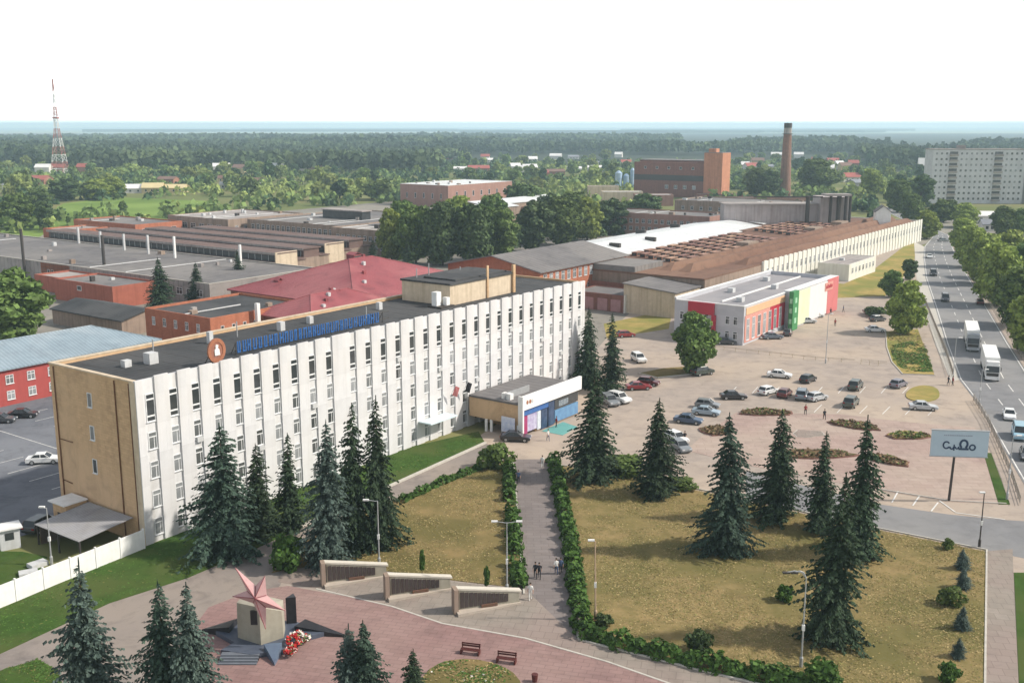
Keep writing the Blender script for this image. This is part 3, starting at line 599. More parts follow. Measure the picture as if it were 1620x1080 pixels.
t = bld('red_roofed_wing', 'lower wing with a dark pink hipped roof between orange workshop and hall', 'building', (79, 56.5), 27, 17, 6.6, brickred, redroof, 'hip', 3.6, over=.5)
for px, py, z, nm in ((440, 447, 9.5, 'small'), (560, 412, 12, 'large'), (508, 478, 8, 'low'), (533, 470, 9, 'square')):
    p = G(px, py, z)
    t = thing('roof_dormer', f'{nm} dark dormer on the pink metal roof ' + {'small': 'above its left slope', 'large': 'at its ridge', 'low': 'near the office roof', 'square': 'facing the blue letters'}[nm], 'dormer', (p.x, p.y, z - .6), RZ)
    w = {'small': 1.4, 'large': 2.6, 'low': 1.2, 'square': 1.9}[nm]
    MB().box(0, w, 0, w, -.8, w * .75).build('cheek', redroof, t); MB().box(.15, w - .15, -.06, -.005, 0, w * .65).build('louvre', dark_metal, t)
    roof_mesh(w, w, w * .75, 'gabley', .5, .15, .1).build('roof', redroof, t)
m = MB(); m.box(-.4, .4, -.4, .4, 0, 9.6); o = m.build('chimney_stack', whitepaint, None); p = UV(76.6, 69.6); o.location = p; o.rotation_euler = (0, 0, RZ); tag(o, 'white square chimney between the orange workshop and the pink roof', 'chimney')
bld('brick_store', 'long orange red brick store left of the spruces', 'building', (88, 137), 13, 26, 5.6, orange2, greyroof, wins=[('l', [14.5], [4], (1.9, 1.2, 'plain', 'dark_glazing'))])
bld('orange_garage', 'small bright orange brick garage between the two dark pipes', 'building', (106, 185), 8, 15, 5.2, orange, greyroof, wins=[('l', [4, 9, 11], [2.6], (1.2, 1.6, 'plain', 'dark_glazing'))])
bld('brick_store_end', 'low brick block with pale grey roof beside the garage', 'building', (94, 164), 11, 19, 4.4, orange2, paleroof)
bld('dark_shed', 'low dark gabled shed in front of the brick store', 'shed', (68, 104), 13, 27, 3.4, greybrown, bitumen, 'gabley', 1.6, over=.4)
bld('wide_workshop', 'very wide workshop with a flat grey roof in front of the long monitors', 'building', (106, 122), 38, 170, 5.4, paleroof, greyroof, par=.2, parmat=kerb_mat,
    wins=[('l', span(2, 60, 14), [2.6], (2.4, 1.8, 'cross', 'dark_glazing'))])
for k in range(4):                       # the sheds: long roof monitors, each with a glazed front
    u0 = 144.5 + k * 13.0
    t = thing('monitor_shed', ['long low brown roofed shed with dark glazed front, first behind the flat grey roof', 'long brown roofed shed with glazed front, second row from the flat grey roof',
        'long brown roofed shed with glazed front, third row from the flat grey roof', 'long brown roofed shed with glazed front, last row before the grey brown halls'][k], 'shed', UV(u0, 141 + k * 3), RZ)
    L = 12.6; Wd = 122 - k * 14
    m = MB(); m.box(0, L, 0, Wd, 0, 5.2, 0); m.box(2.0, 8.5, 0, Wd, 5.2, 7.8, 1); m.build('wall', [greybrown, purpleroof], t)
    m = MB(); m.box(1.93, 1.99, 1.2, Wd - 1.2, 5.5, 7.2, 0)
    for y in np.arange(1.2, Wd - 2, 3.0): m.box(1.9, 1.925, y, y + .18, 5.5, 7.2, 1)
    m.build('glazing', [darkglass, steel], t)
    m = MB(); m.box(1.4, 9.1, -.4, Wd + .4, 7.803, 8.15); m.build('monitor_roof', purpleroof, t)
    m = MB(); m.box(-.3, 1.9, -.3, Wd + .3, 5.203, 5.45); m.box(8.6, L + .3, -.3, Wd + .3, 5.203, 5.45); m.build('roof', purpleroof, t)
    m = MB(); m.box(1.3, 1.38, -.4, Wd + .4, 7.5, 8.17); m.build('fascia', paleroof, t)
    if k in (0, 2): MB().box(.6, 9.2, -.35, -.02, 2.0, 8.4).build('end_panel', cream, t)
    m = MB(); m.box(-.06, -.01, .5, Wd - .5, 2.4, 4.6); m.build('low_glazing', darkglass, t)
random.seed(9)
for i, (px, y0, y1) in enumerate(((125, 360, 385), (160, 366, 392), (197, 370, 396), (235, 372, 402), (277, 374, 408), (381, 387, 423))):
    p = G(px, y1, 5.2); h = hgt(px, y1, y0) if False else (y1 - y0) / (FPX / (p.y * cP + (CAMH - 5) * sP))
    o = MB().box(-.3, .3, -.3, .3, 0, h).build('vent_shaft', whitepaint if i > 3 else greypaint); o.location = p; o.rotation_euler = (0, 0, RZ)
    tag(o, ['pale square vent shaft nearest the orange end row', 'pale vent shaft second from the orange end row', 'pale vent shaft above the tall dark pipe', 'grey vent shaft beside the second gap of the glazing', 'tall white vent shaft left of the small spruce', 'tall bright white vent shaft near the pink roof'][i], 'vent shaft', 'vent shafts along the first shed')
bld('orange_row', 'row of low orange brick workshops behind the left end of the sheds', 'building', (182, 262), 22, 42, 7.4, orange, greyroof, wins=[('l', span(2, 40, 7), [4.5], (2.4, 2.0, 'plain', 'dark_glazing')), ('f', span(2, 20, 4), [4.5], (2.4, 2, 'plain', 'dark_glazing'))])
bld('orange_row_end', 'low orange brick block at the left corner of the sheds', 'building', (152, 262), 18, 14, 7.6, orange, paleroof)
WG = (1.5, 1.7, 'cross', 'dark_glazing')
bld('grey_hall', 'grey brown hall with a pale flat roof at the left of the back row', 'building', (206, 236), 40, 38, 9.0, greybrown, paleroof, wins=[('l', span(3, 35, 6), [5.5], (3.0, 2.2, 'cross', 'dark_glazing')), ('f', span(2, 38, 8), [5.5], WG)])
t = bld('grey_hall_long', 'long grey brown hall with ribbed wall and grey lilac roof in the back row', 'building', (214, 178), 62, 56, 8.8, greybrown, greyroof, wins=[('l', span(2, 54, 18), [5.8], (1.7, 2.6, 'cross', 'dark_glazing'))])
bld('grey_hall_near', 'grey brown two storey hall in the back row next to the grove', 'building', (205, 150), 70, 28, 9.4, greybrown, paleroof, wins=[('l', span(2, 26, 9), [6.2, 3.2], WG), ('f', span(3, 66, 16), [6.2], WG)])
t = thing('roof_lantern', 'dark glazed roof lantern on the grey hall', 'roof lantern', UV(240, 196, 8.4), RZ); MB().box(0, 5, 0, 22, 0, 3.2).build('wall', darkglass, t); MB().box(-.4, 5.4, -.4, 22.4, 3.203, 3.6).build('roof', paleroof, t)
for u, v, L, Wd, h, lab in ((262, 168, 46, 16, 11.2, 'white metal roof strip over the back hall, the lower one'), (296, 176, 60, 20, 11.6, 'white metal roof strip over the back hall, the farther one')):
    bld('white_roofed_hall', lab, 'building', (u, v), L, Wd, h, greybrown, whiteroof, 'gable', 1.2)
bld('pink_hall', 'boxy pink brick hall with a white flat roof beyond the grove', 'building', (398, 280), 62, 36, 12.2, pinkbrick, whiteroof, par=.1, wins=[('l', span(2, 34, 5), [6], (1.2, 3.0, 'plain', 'dark_glazing')), ('f', span(4, 58, 7), [7], (1.6, 3, 'plain', 'dark_glazing'))], parmat=whitepaint)
bld('arcaded_workshop', 'orange brick workshop with a brown gable roof and white arcade windows behind the office end', 'building', (147, 47.5), 43, 29, 9.8, orange, greyroof, 'gable', 3.0, over=.7,
    wins=[('f', span(1, 42, 15), [7.9], (1.5, 2.4, 'cross', 'curtained_glass')), ('f', span(1, 42, 12), [3.6], (1.5, 2.2, 'cross', 'curtained_glass')), ('r', span(2, 27, 7), [6.5], (1.5, 2.2, 'cross', 'curtained_glass'))])
t = bld('white_roofed_shop', 'long workshop under a bright white metal roof beside the grove', 'building', (196, 57.5), 118, 28, 7.6, greybrown, whiteroof, 'gable', 1.8, over=.5)
for x, y in ((18, 6), (40, 5.5), (60, 20), (86, 20)): m = MB(); m.box(x, x + 1.2, y, y + 3.6, 8.0, 9.9); m.build('roof_vent', dark_metal, t)
bld('white_roofed_annex', 'short white roofed extension at the far end of the white metal roof', 'building', (318, 60), 34, 16, 8.2, greybrown, whiteroof, 'gable', .9)
# the big factory with rows of roof lights
fa = thing('factory_hall', 'huge brown roofed factory hall with rows of brick roof lights and white pilastered front', 'factory', UV(172, 15), RZ)
FL, FW, FH = 198, 40, 8.0
m = MB(); m.box(0, FL, 0, FW, 0, FH - .4, 0); m.box(120, FL, FW, 60, 0, FH - .4, 0); m.box(36, FL, -.4, -.01, 0, FH + .5, 1); m.box(FL + .01, FL + .4, -.4, 40, 0, FH + .3, 1); m.build('wall', [greybrown, factorywhite], fa)
m = MB(); m.box(-.2, FL, .02, FW + .2, FH - .395, FH, 0); m.box(120, FL, FW + .21, 60.2, FH - .395, FH, 0); m.build('roof', sawroof, fa)
fp = MB().box(-.95, .95, -.62, -.41, 0, FH + .8).mesh('pilaster', factorywhite); fw = (1.9, 5.2, 'cross', 'curtained_glass')
for i in range(44): link('pilaster', fp, fa, (37.2 + i * 3.72, 0, 0))
for i in range(43): link('window', win_mesh(1.7, 2.1, 'cross', 'curtained_glass'), fa, (37.2 + (i + .5) * 3.72, -.412, 5.4))
for y, h in ((2.0, 1.5), (8.0, 1.9), (13.5, 1.7)):
    m = MB(); x0 = 8 if y > 3 else 30
    m.hexa([(x0, y, FH), (FL - 4, y, FH), (FL - 4, y + 3.6, FH), (x0, y + 3.6, FH), (x0 + 4, y + 1.0, FH + h), (FL - 8, y + 1.0, FH + h), (FL - 8, y + 2.0, FH + h), (x0 + 4, y + 2.0, FH + h)])
    m.build('ridge_light', sawroof, fa)
m = MB(); m.box(0, 4.3, 0, 1.7, 0, 1.05, 0); m.box(-.04, -.005, .15, 1.55, .2, .9, 1); m.box(.3, 4.0, -.04, -.005, .25, .85, 1); m.box(-.12, 4.42, -.12, 1.82, 1.053, 1.18, 2)
rl = m.mesh('roof_light', [PM('roof_light_brick', (.30, .155, .11), (.24, .12, .085), .6, .85, objvar=.3), dark_metal, PM('roof_light_cap', (.34, .20, .155), (.25, .145, .11), .6, objvar=.35)])
for r_, y in enumerate((18.0, 21.6, 25.2, 28.8, 32.4, 36.0)):
    for i in range(16): link('roof_light', rl, fa, (22 + i * 7.4 + r_ * 1.7 + (16 if i > 9 else 0), y, FH))
for x in (64, 122, 150): MB().box(x, x + 8, 16, 20, FH, FH + 2.2).build('fan_house', greybrown, fa)
MB().box(.4, 16, 20, 39.6, FH, FH + 1.4).build('parapet_block', greyroof, fa)
bld('white_annex', 'small white flat roofed annex in front of the factory front', 'building', (243, 2.0), 26, 9.5, 5.0, factorywhite, paleroof, wins=[('f', span(1.5, 25, 7), [2.9], (1.6, 1.7, 'cross', 'curtained_glass'))], par=.2)
for (u, v, L, Wd, h, wm, rm_, rf, ris, lab) in ((184, 26, 24, 30, 6.2, greybrown, greyroof, 'gable', 1.8, 'low grey roofed shed between the brown gable and the factory'),
        (170, 30, 13, 26, 5.2, brickred, bitumen, 'flat', 0, 'low maroon shed with a dark flat roof and white flues'),
        (174, 14, 22, 14, 5.0, greybrown, greyroof, 'flat', 0, 'tan brown shed beside the big factory roof behind the shop'),
        (158, 16, 17, 14, 6.0, cream, greyroof, 'shed', 1.2, 'tan open shed with a dark doorway behind the shop')):
    bld('yard_shed', lab, 'shed', (u, v), L, Wd, h, wm, rm_, rf, ris)
t = bld('red_garage', 'low dark red garage with pink doors and a white end wall in the yard', 'garage', (157.5, 29.5), 11, 15, 4.3, brickred, greyroof, par=.15)
for y in (2.4, 6.2, 10.2): MB().box(-.08, -.01, y - 1.4, y + 1.4, .1, 3.1).build('garage_door', PM('pink_door', (.40, .22, .22), (.33, .18, .18), 1), t)
MB().box(-.3, 11.2, -.35, -.02, 0, 4.5).build('end_wall', factorywhite, t)
for i, (u, v, h) in enumerate(((176, 36, 8), (180, 30, 7.4), (178, 42, 7))): o = MB().tube((0, 0, 0), (0, 0, h), .3).build('flue', whitepaint); o.location = UV(u, v); tag(o, ['white flue nearest the brown gable on the maroon shed', 'shorter white flue in the middle of the yard sheds', 'thin white flue behind the others on the yard sheds'][i], 'flue', 'white flues on the yard sheds')
# the shop
sh = thing('shop_building', 'low shop with grey roof, red front portal and green corner tower', 'shop', UV(138, -10), RZ)
m = MB(); m.box(0, 54, 15.65, 16, 0, 8.6, 0); m.box(0, .35, .35, 15.65, 0, 8.2, 0); m.box(53.65, 54, .35, 15.65, 0, 8.6, 0); m.box(0, 23, 0, .35, 0, 8.2, 0); m.box(23, 54, -1.6, .35, 0, 8.6, 0); m.build('wall', shopgrey, sh)
m = MB(); m.box(.35, 53.65, .35, 15.65, 7.5, 7.7); m.build('roof', PM('shop_roof', (.27, .26, .275), (.22, .215, .23), .2, .8, .02, big=.06, bigcol=(.30, .285, .295), stain=.2, seam=('X', .2, .15)), sh)
for x, y in ((8, 4), (19, 11), (30, 5), (41, 11.5)): MB().box(x, x + 1.6, y, y + 1.3, 7.703, 8.7).build('roof_vent', greypaint, sh)
m = MB(); m.box(-.1, 54.1, 15.6, 16.1, 8.603, 8.85); m.box(-.1, .4, -.1, 15.6, 8.203, 8.4); m.box(.4, 23, -.1, .4, 8.203, 8.4); m.box(23, 54, -1.7, .4, 8.603, 8.75); m.box(6, 53, 7.6, 7.9, 7.7, 8.0); m.build('coping', whitepaint, sh)
m = MB(); m.box(-.5, -.01, 6.6, 12.6, 5.8, 8.3, 0); m.box(-.5, -.01, 6.2, 7.1, 0, 5.8, 0); m.box(-.5, -.01, 11.6, 12.6, 2.6, 5.8, 0); m.build('red_portal', redpanel, sh)
m = MB(); m.box(.5, 14, -.14, -.01, .5, 6.2, 0); m.box(1, 22.8, -.12, -.01, 6.3, 7.8, 1); m.box(14.2, 22.8, -.14, -.01, 1.0, 6.2, 2); m.build('salmon_panel', [salmon, PM('peach_panel', (.66, .42, .24), (.62, .36, .22), .5), redpanel], sh)
for i in range(7): link('shop_window', win_mesh(1.5, 4.6, 'cross', 'curtained_glass'), sh, (2.0 + i * 3.0, -.155, 3.2))
m = MB(); m.box(21.2, 24.6, -2.6, -1.61, 0, 8.9, 0)
for z in (1.6, 4.0, 6.2): m.box(22.3, 23.4, -2.66, -2.605, z, z + 1.2, 1); m.box(21.14, 21.195, -2.4, -1.8, z, z + 1.1, 1)
m.build('green_tower', [greenpanel, PM('pale_green', (.35, .62, .42), None, 2)], sh)
m = MB(); m.box(25.5, 34, -1.78, -1.61, .4, 8.3, 0); m.box(34, 46, -1.78, -1.61, .4, 8.3, 1); m.box(46, 53.8, -1.82, -1.61, .2, 8.7, 2); m.box(44, 49.5, -1.9, -1.83, 6.0, 8.0, 3); m.build('side_panel', [limepanel, PM('pale_panel', (.70, .68, .66), (.66, .62, .62), .5), PM('rose_panel', (.55, .17, .17), (.5, .15, .15), .4), salmon], sh)
m = MB(); random.seed(2)
for i in range(5): m.box(44.6 + i * .95, 45.2 + i * .95, -1.96, -1.91, 6.6, 7.3 + .2 * (i % 2))
m.build('sign_lettering', redpanel, sh)
for y in (1.8, 3.6, 8.4, 10.2, 14.2):
    for z in (5.0, 1.9): link('window', win_mesh(1.0, 1.7, 'tee', 'dark_glazing'), sh, (-.012, y, z), -math.pi / 2)
# brick bulk, chimney, flats
bk = thing('boiler_house', 'large brown brick boiler house with dark window band', 'industrial building', UV(553, 195.8), RZ)
m = MB(); m.box(0, 24, 0, 51, 0, 22, 0); m.box(-.3, -.01, .3, 50.7, 10.5, 14, 1); m.box(4, 22, 2, 49, 22.003, 23.2, 2); m.build('wall', [brickred, dark_metal, brickred], bk)
MB().box(3.5, 22.5, 1.5, 49.5, 23.203, 23.6).build('roof', greyroof, bk)
put_windows(bk, 24, 51, [('l', span(4, 47, 5), [18.6], (1.8, 1.6, 'plain', 'dark_glazing')), ('l', span(4, 30, 4), [6.5], (2.4, 2.4, 'cross', 'curtained_glass'))])
tw = thing('brick_tower', 'sunlit orange brick tower rising at the right of the boiler house', 'tower', UV(551, 183), RZ)
m = MB(); m.box(0, 12, 0, 12.6, 0, 28.6, 0); m.box(3, 8, 6, 11, 28.603, 31.2, 0); m.build('wall', sunbrick, tw); MB().box(.3, 11.7, .3, 12.3, 28.603, 28.9).build('roof', greyroof, tw)
ch = thing('brick_chimney', 'tall tapering brick chimney with a banded top standing over the factory', 'chimney', G(1241, 310))
m = MB(); m.lathe([(3.9, 0), (3.5, 12), (2.7, 36), (2.6, 40)], 20, 0); m.build('shaft', PM('chimney_brick', (.27, .15, .11), (.21, .12, .09), .5, .9, streak=.35), ch)
MB().lathe([(2.55, 40), (2.45, 44)], 20).build('pale_band', paleroof, ch); MB().lathe([(2.6, 44), (2.55, 47.2)], 20).build('dark_crown', dark_metal, ch); MB().lathe([(3.3, 40.0), (3.3, 40.35)], 20).build('platform', dark_metal, ch)
tp = G(1255, 357, 8.0)
tr = thing('pipe_trestle', 'row of tall black stacks under a pale flat roof behind the factory', 'industrial frame', tp, 0)
sc_ = (tp.y * cP + (CAMH - 8) * sP) / FPX
for x, rr in ((1276, .8), (1312, .55), (1325, .85), (1336, .6), (1343, .5)): MB().tube(((x - 1255) * sc_, 0, -7.9), ((x - 1255) * sc_, 0, 47 * sc_), rr, n=10).build('stack', dark_metal, tr)
X = lambda q: (q - 1255) * sc_
m = MB(); m.box(X(1150), X(1300), 6, 14, -7.9, 31 * sc_, 0); m.box(X(1300) + .02, X(1345), 3, 14, -7.9, 44 * sc_, 0); m.build('wall', [PM('grey_violet_wall', (.44, .39, .385), (.37, .33, .33), .4, streak=.25)], tr)
m = MB(); m.box(X(1300), X(1341), -3, 3, 47 * sc_, 50 * sc_, 0); m.box(X(1148), X(1299), 5, 14.5, 31 * sc_ + .003, 33 * sc_, 0); m.box(X(1190), X(1299), -.4, .4, 44 * sc_, 46 * sc_, 1); m.build('roof', [paleroof, dark_metal], tr)
bld('long_workshop', 'long grey violet workshop with rows of windows behind the factory roof', 'building', (322, 84), 22, 92, 9.6, pinkbrick, greyroof, wins=[('l', span(2, 90, 30), [6.4, 3.2], WG)])
bld('back_workshop', 'brown grey workshop block between chimney and factory', 'building', (386, 62), 30, 70, 11.0, greybrown, greyroof, wins=[('l', span(2, 68, 14), [7.5], WG)])
bld('gable_workshop', 'workshop with a tall white gable at the far end of the factory', 'building', (G(1384, 356, 8).x, G(1384, 356, 8).y), 5.6, 6, 13.0, whitepaint, greyroof, 'gabley', 2.2, rz=R(-12))
bld('tan_workshop', 'tan workshop with square windows left of the white gable', 'building', (372, 49), 14, 12, 9, greybrown, paleroof, wins=[('l', [4, 8], [5.5], (2.2, 2.4, 'cross', 'dark_glazing'))])
for (px, py, w, d, h, wm, rm_, lab) in ((1195, 330, 60, 10, 6, pinkbrick, greyroof, 'low grey roofed block at the foot of the chimney'), (985, 322, 24, 12, 7, cream, whiteroof, 'small cream block with a white roof left of the boiler house'), (1035, 326, 22, 12, 6.5, pinkbrick, whiteroof, 'small block with a bright white roof below the boiler house'),
        (955, 312, 20, 12, 7, cream, paleroof, 'beige block among the trees above the grove'), (1140, 316, 30, 10, 3.5, brickred, paleroof, 'low brown plinth block under the brick tower')):
    p = G(px, py); bld('works_block', lab, 'building', (p.x - w / 2, p.y), w, d, h, wm, rm_, rz=0.0)
p = G(987, 300); t = thing('silo_group', 'pale blue silos beside the boiler house', 'silo', p)
for x, h, r in ((-4, 12, 2.6), (1.6, 10, 2.2), (6, 14, 1.6)): MB().lathe([(r, 0), (r, h), (r * .3, h + 1.6)], 14, c=(x, 0, 0)).build('silo_tank', PM('silo_blue', (.22, .36, .55), (.4, .5, .6), .3, .5), t)
WA = (2.0, 1.6, 'plain', 'curtained_glass')
flat = PM('panel_flats', (.60, .61, .63), (.55, .56, .58), .25, .85, .02, brick=(3.2, 3.2, .04, (.82, .82, .82)), streak=.08)
G1 = G(1470, 322)
def flats(lab, p, L, rz, h=31.5):
    t = thing('apartment_block', lab, 'apartment block', p, rz)
    MB().box(0, L, 0, 13, 0, h).build('wall', flat, t); m = MB(); m.box(-.2, L + .2, -.2, 13.2, h + .003, h + .5); m.box(L * .3, L * .3 + 4, 4, 8, h + .5, h + 2.5); m.build('roof', paleroof, t)
    n = int(L / 2.9); xs = span(.8, L - .8, n); bal = [x for i, x in enumerate(xs) if i % 9 in (3, 4)]; ws = [x for i, x in enumerate(xs) if i % 9 not in (3, 4)]
    put_windows(t, L, 13, [('f', ws, [h - 2.2 - k * 3.3 for k in range(9)], (1.5, 1.5, 'plain', 'curtained_glass'))])
    for x in bal[::2]:
        for k in range(9): z = h - 3.6 - k * 3.3; m = MB(); m.box(x - 1.3, x + 3.6, -1.1, -.01, z, z + 1.1, 0); m.box(x - 1.2, x + 3.5, -.05, -.004, z + 1.1, z + 2.5, 1); m.build('balcony', [paleroof, darkglass], t)
    return t
flats('nine storey grey panel block of flats beyond the highway', (G1.x, G1.y, 0), 54, R(-2))
flats('partly seen grey panel block beside the wide block of flats', (G1.x + 56.5, G1.y - 6, 0), 40, R(-2))
# ------------------------------------------------------------------ vegetation
def quad_mesh(name, C, U, V, mats, mi=None, smooth=False):  # many small leaf faces: centre, half axes
    n = len(C); P = np.empty((n, 4, 3)); P[:, 0] = C - U - V; P[:, 1] = C + U - V; P[:, 2] = C + U + V; P[:, 3] = C - U + V
    me = bpy.data.meshes.new(name); me.vertices.add(4 * n); me.vertices.foreach_set('co', P.reshape(-1)); me.loops.add(4 * n)
    me.loops.foreach_set('vertex_index', np.arange(4 * n, dtype=np.int32)); me.polygons.add(n); me.polygons.foreach_set('loop_start', np.arange(0, 4 * n, 4, dtype=np.int32))
    for m in (mats if isinstance(mats, (list, tuple)) else [mats]): me.materials.append(m)
    if mi is not None: me.polygons.foreach_set('material_index', np.asarray(mi, dtype=np.int32))
    me.update(calc_edges=True); me.validate()
    return me
def unit(a): return a / np.maximum(1e-9, np.linalg.norm(a, axis=-1, keepdims=True))
def leaf_cloud(rng, cen, nrm, size, asp=.7):
    n = len(cen); q = unit(nrm + rng.normal(0, .55, (n, 3))); a = unit(np.cross(q, rng.normal(0, 1, (n, 3)))); b = np.cross(q, a); s = size * rng.uniform(.55, 1.25, (n, 1))
    return cen, a * s, b * s * asp
def broad_crown(seed, rad, h, n, size, mat, base=.22, blobs=14, name='crown'):
    rng = np.random.default_rng(seed); bc = []; br = []
    for i in range(blobs):
        z = base + (1 - base) * (i + .5) / blobs; pr = math.sin(math.pi * min(.97, max(.12, (z - base * .7) / (1.04 - base * .7)))) ** .6
        a = i * 2.4 + rng.uniform(-.5, .5); d = rad * pr * rng.uniform(.35, .72)
        bc.append((d * math.cos(a), d * math.sin(a), h * z * .96)); br.append(rad * rng.uniform(.34, .52) * (.55 + .45 * pr))
    bc.append((0, 0, h * .62)); br.append(rad * .55); bc = np.array(bc); br = np.array(br)
    k = rng.choice(len(bc), n, p=br ** 2 / (br ** 2).sum()); d = unit(rng.normal(0, 1, (n, 3))); r = br[k][:, None] * rng.uniform(.62, 1.06, (n, 1)) ; d[:, 2] *= .85
    c = bc[k] + d * r; c[:, 2] = np.clip(c[:, 2], h * base * .55, h * 1.02)
    return quad_mesh(name, *leaf_cloud(rng, c, d, size), mat)
def trunk_mesh(h, r, seed=0, limbs=5, spread=.3):
    rng = random.Random(seed); m = MB(); m.tube((0, 0, -.2), (0, 0, h * .45), r, r * .7); m.tube((0, 0, h * .45), (r, 0, h * .85), r * .7, r * .2, 6)
    for i in range(limbs):
        a = i * 2.4 + rng.random(); z = h * (.28 + .09 * i); m.tube((0, 0, z), (h * spread * .7 * math.cos(a), h * spread * .7 * math.sin(a), z + h * .24), r * .42, r * .1, 5)
    return m.mesh('trunk', bark, True)
def spruce_crown(seed, rad, h, mat, dens=1.0, droop=.35, low=.02, rag=.25):
    rng = np.random.default_rng(seed); C = []; Uu = []; Vv = []; z = h * low; ph = rng.uniform(0, 6.28, 6)
    while z < h * .985:
        f = (z / h); pr = (1 - f) ** .72 * min(1, .74 + f * 4) + .012; tier = rng.uniform(.82, 1.14)
        nb = max(6, int((19 * (1 - f) + 6) * dens))
        for i in range(nb):
            a = 2 * math.pi * (i + rng.uniform(-.5, .5)) / nb + z * 3
            side_ = 1 + rag * (math.sin(a * 2 + ph[0] + z * .7) * .5 + math.sin(a * 3 + ph[1] - z * 1.3) * .4 + math.sin(a + ph[2] + z * .35) * .5)
            if rng.random() < .07 + rag * .2: continue
            L = rad * pr * tier * side_ * rng.uniform(.62, 1.14); zz = z + rng.uniform(-.5, .5) * h / 30
            ca, sa = math.cos(a), math.sin(a); ns = max(2, int(L / .34 * dens)); dr = droop * rng.uniform(.6, 1.5)
            for k in range(ns):
                t = (k + .6) / ns; r = L * t; dz = -dr * L * t * t + .10 * L * t + (.22 * L * max(0, t - .75))
                w = (.13 + .26 * (1 - t)) * min(1.0, .45 + L * .28) * rng.uniform(.7, 1.3); ln = L / ns * .9
                for sgn in (-1, 1, 0):
                    if sgn == 0 and k % 2: continue
                    b = a + (sgn * rng.uniform(.3, 1.1) if sgn else rng.uniform(-.2, .2)); d = np.array([math.cos(b), math.sin(b), (-.2 - .35 * t if sgn else -.5) + rng.uniform(-.35, .2)]); d /= np.linalg.norm(d)
                    side = np.cross(d, [0, 0, 1]); side /= np.linalg.norm(side); tw = rng.uniform(-.9, .9); up = np.cross(side, d); s_ = side * math.cos(tw) + up * math.sin(tw)
                    c = np.array([ca * r, sa * r, zz + dz]) + d * w * .7
                    C.append(c); Uu.append(d * w * 1.05); Vv.append(s_ * max(.05, ln * .27) * rng.uniform(.7, 1.3))
        z += h / 44 * (1.2 - .4 * f) * rng.uniform(.7, 1.3)
    for k in range(8): C.append(np.array([0, 0, h * (.95 + .008 * k)])); b = k * 2.2; Uu.append(np.array([0, 0, h * .016])); Vv.append(np.array([math.cos(b) * .06, math.sin(b) * .06, 0]))
    return quad_mesh('crown', np.array(C), np.array(Uu), np.array(Vv), mat)
SPR = [(spruce_crown(11 + i, r * 1.22, 14, m, d, dr, .02, rg), 14, r * .98) for i, (r, m, d, dr, rg) in enumerate(((3.1, needle, 1.0, .38, .28), (2.7, needle, 1.0, .45, .40), (3.3, needle_blue, 1.0, .30, .25), (3.0, needle_blue, 1.05, .28, .34), (2.3, needle, .85, .28, .45), (3.0, needle, .95, .34, .45), (3.2, needle_mix, 1.0, .36, .35)))]
SPT = MB().tube((0, 0, -.2), (0, 0, 13.4), .24, .03).mesh('trunk', bark, True)
def spruce(px, py, ytop, kind, label, wpx=None, group=None):
    me, h0, r0 = SPR[kind]; h = hgt(px, py, ytop); s = h / h0; sx = s if wpx is None else (wpx / ppm(px, py) / 2) / r0
    t = thing('spruce_tree', label, 'tree', G(px, py), random.uniform(0, 6), group); t.scale = (sx * random.uniform(.94, 1.06), sx * random.uniform(.94, 1.06), s); t.rotation_euler[0] = random.uniform(-.018, .018); t.rotation_euler[1] = random.uniform(-.018, .018)
    link('trunk', SPT, t); link('crown', me, t); return t
random.seed(21)
g1 = 'spruces along the office facade'; g2 = 'spruces on the large lawn'
for a in ((360, 872, 672, 6, 'broad spruce nearest the tan corner of the office', 112, g1), (411, 848, 704, 1, 'slim dark spruce right of the broad spruce by the office corner', 66, g1), (459, 836, 688, 4, 'narrow dark spruce alone against the white fins', 50, g1),
          (519, 892, 668, 2, 'broad blue spruce in front of the office beside the tall dark pair', 92, g1), (562, 868, 640, 5, 'tall dark spruce, left one of the close pair by the grass strip', 70, g1), (600, 866, 631, 1, 'tall dark spruce, right one of the close pair by the grass strip', 66, g1),
          (930, 612, 488, 0, 'tall dark spruce touching the far end of the office', 48, g1), (965, 622, 498, 4, 'tall narrow spruce standing free at the car park edge by the office end', 44, g1),
          (940, 758, 586, 1, 'ragged tall spruce beside the hedge at the lawn top', 78, g2), (1037, 784, 631, 0, 'even cone shaped spruce before the silver parked car', 74, g2), (1148, 874, 655, 6, 'large bluish spruce standing in the middle of the large lawn', 92, g2),
          (1226, 822, 650, 5, 'dense dark spruce behind the bluish one on the lawn', 78, g2), (1297, 838, 684, 4, 'thin open spruce between two denser ones near the pink square', 58, g2), (1358, 880, 660, 1, 'tall spruce with layered boughs nearest the front road', 76, g2),
          (1318, 1012, 752, 5, 'biggest dark green spruce, lowest on the lawn beside the arched lamp', 98, g2),
          (255, 490, 408, 0, 'dark spruce in front of the brick store', 46, None), (312, 478, 415, 0, 'smaller dark spruce in the yard left of the pink roof', 30, None), (378, 455, 396, 4, 'thin small spruce touching the corner of the pink roof', 24, None),
          (591, 425, 380, 4, 'small spruce behind the ridge of the pink roof', 26, None), (645, 428, 378, 4, 'small spruce between two cream walls behind the attic block', 24, None),
          (143, 1165, 888, 3, 'blue spruce nearest the white fence at the bottom corner', 112, None), (272, 1170, 920, 6, 'blue green spruce, left one of the twin trees before the monument', 108, None), (312, 1180, 924, 2, 'blue green spruce, right one of the twin trees before the monument', 100, None),
          (556, 1150, 990, 3, 'blue spruce, left one of the twin trees at the bottom edge', 86, None), (580, 1155, 982, 6, 'blue spruce, right one of the twin trees at the bottom edge', 80, None), (655, 1140, 1028, 0, 'young spruce top beside the round flower bed', 64, None)):
    spruce(*a)
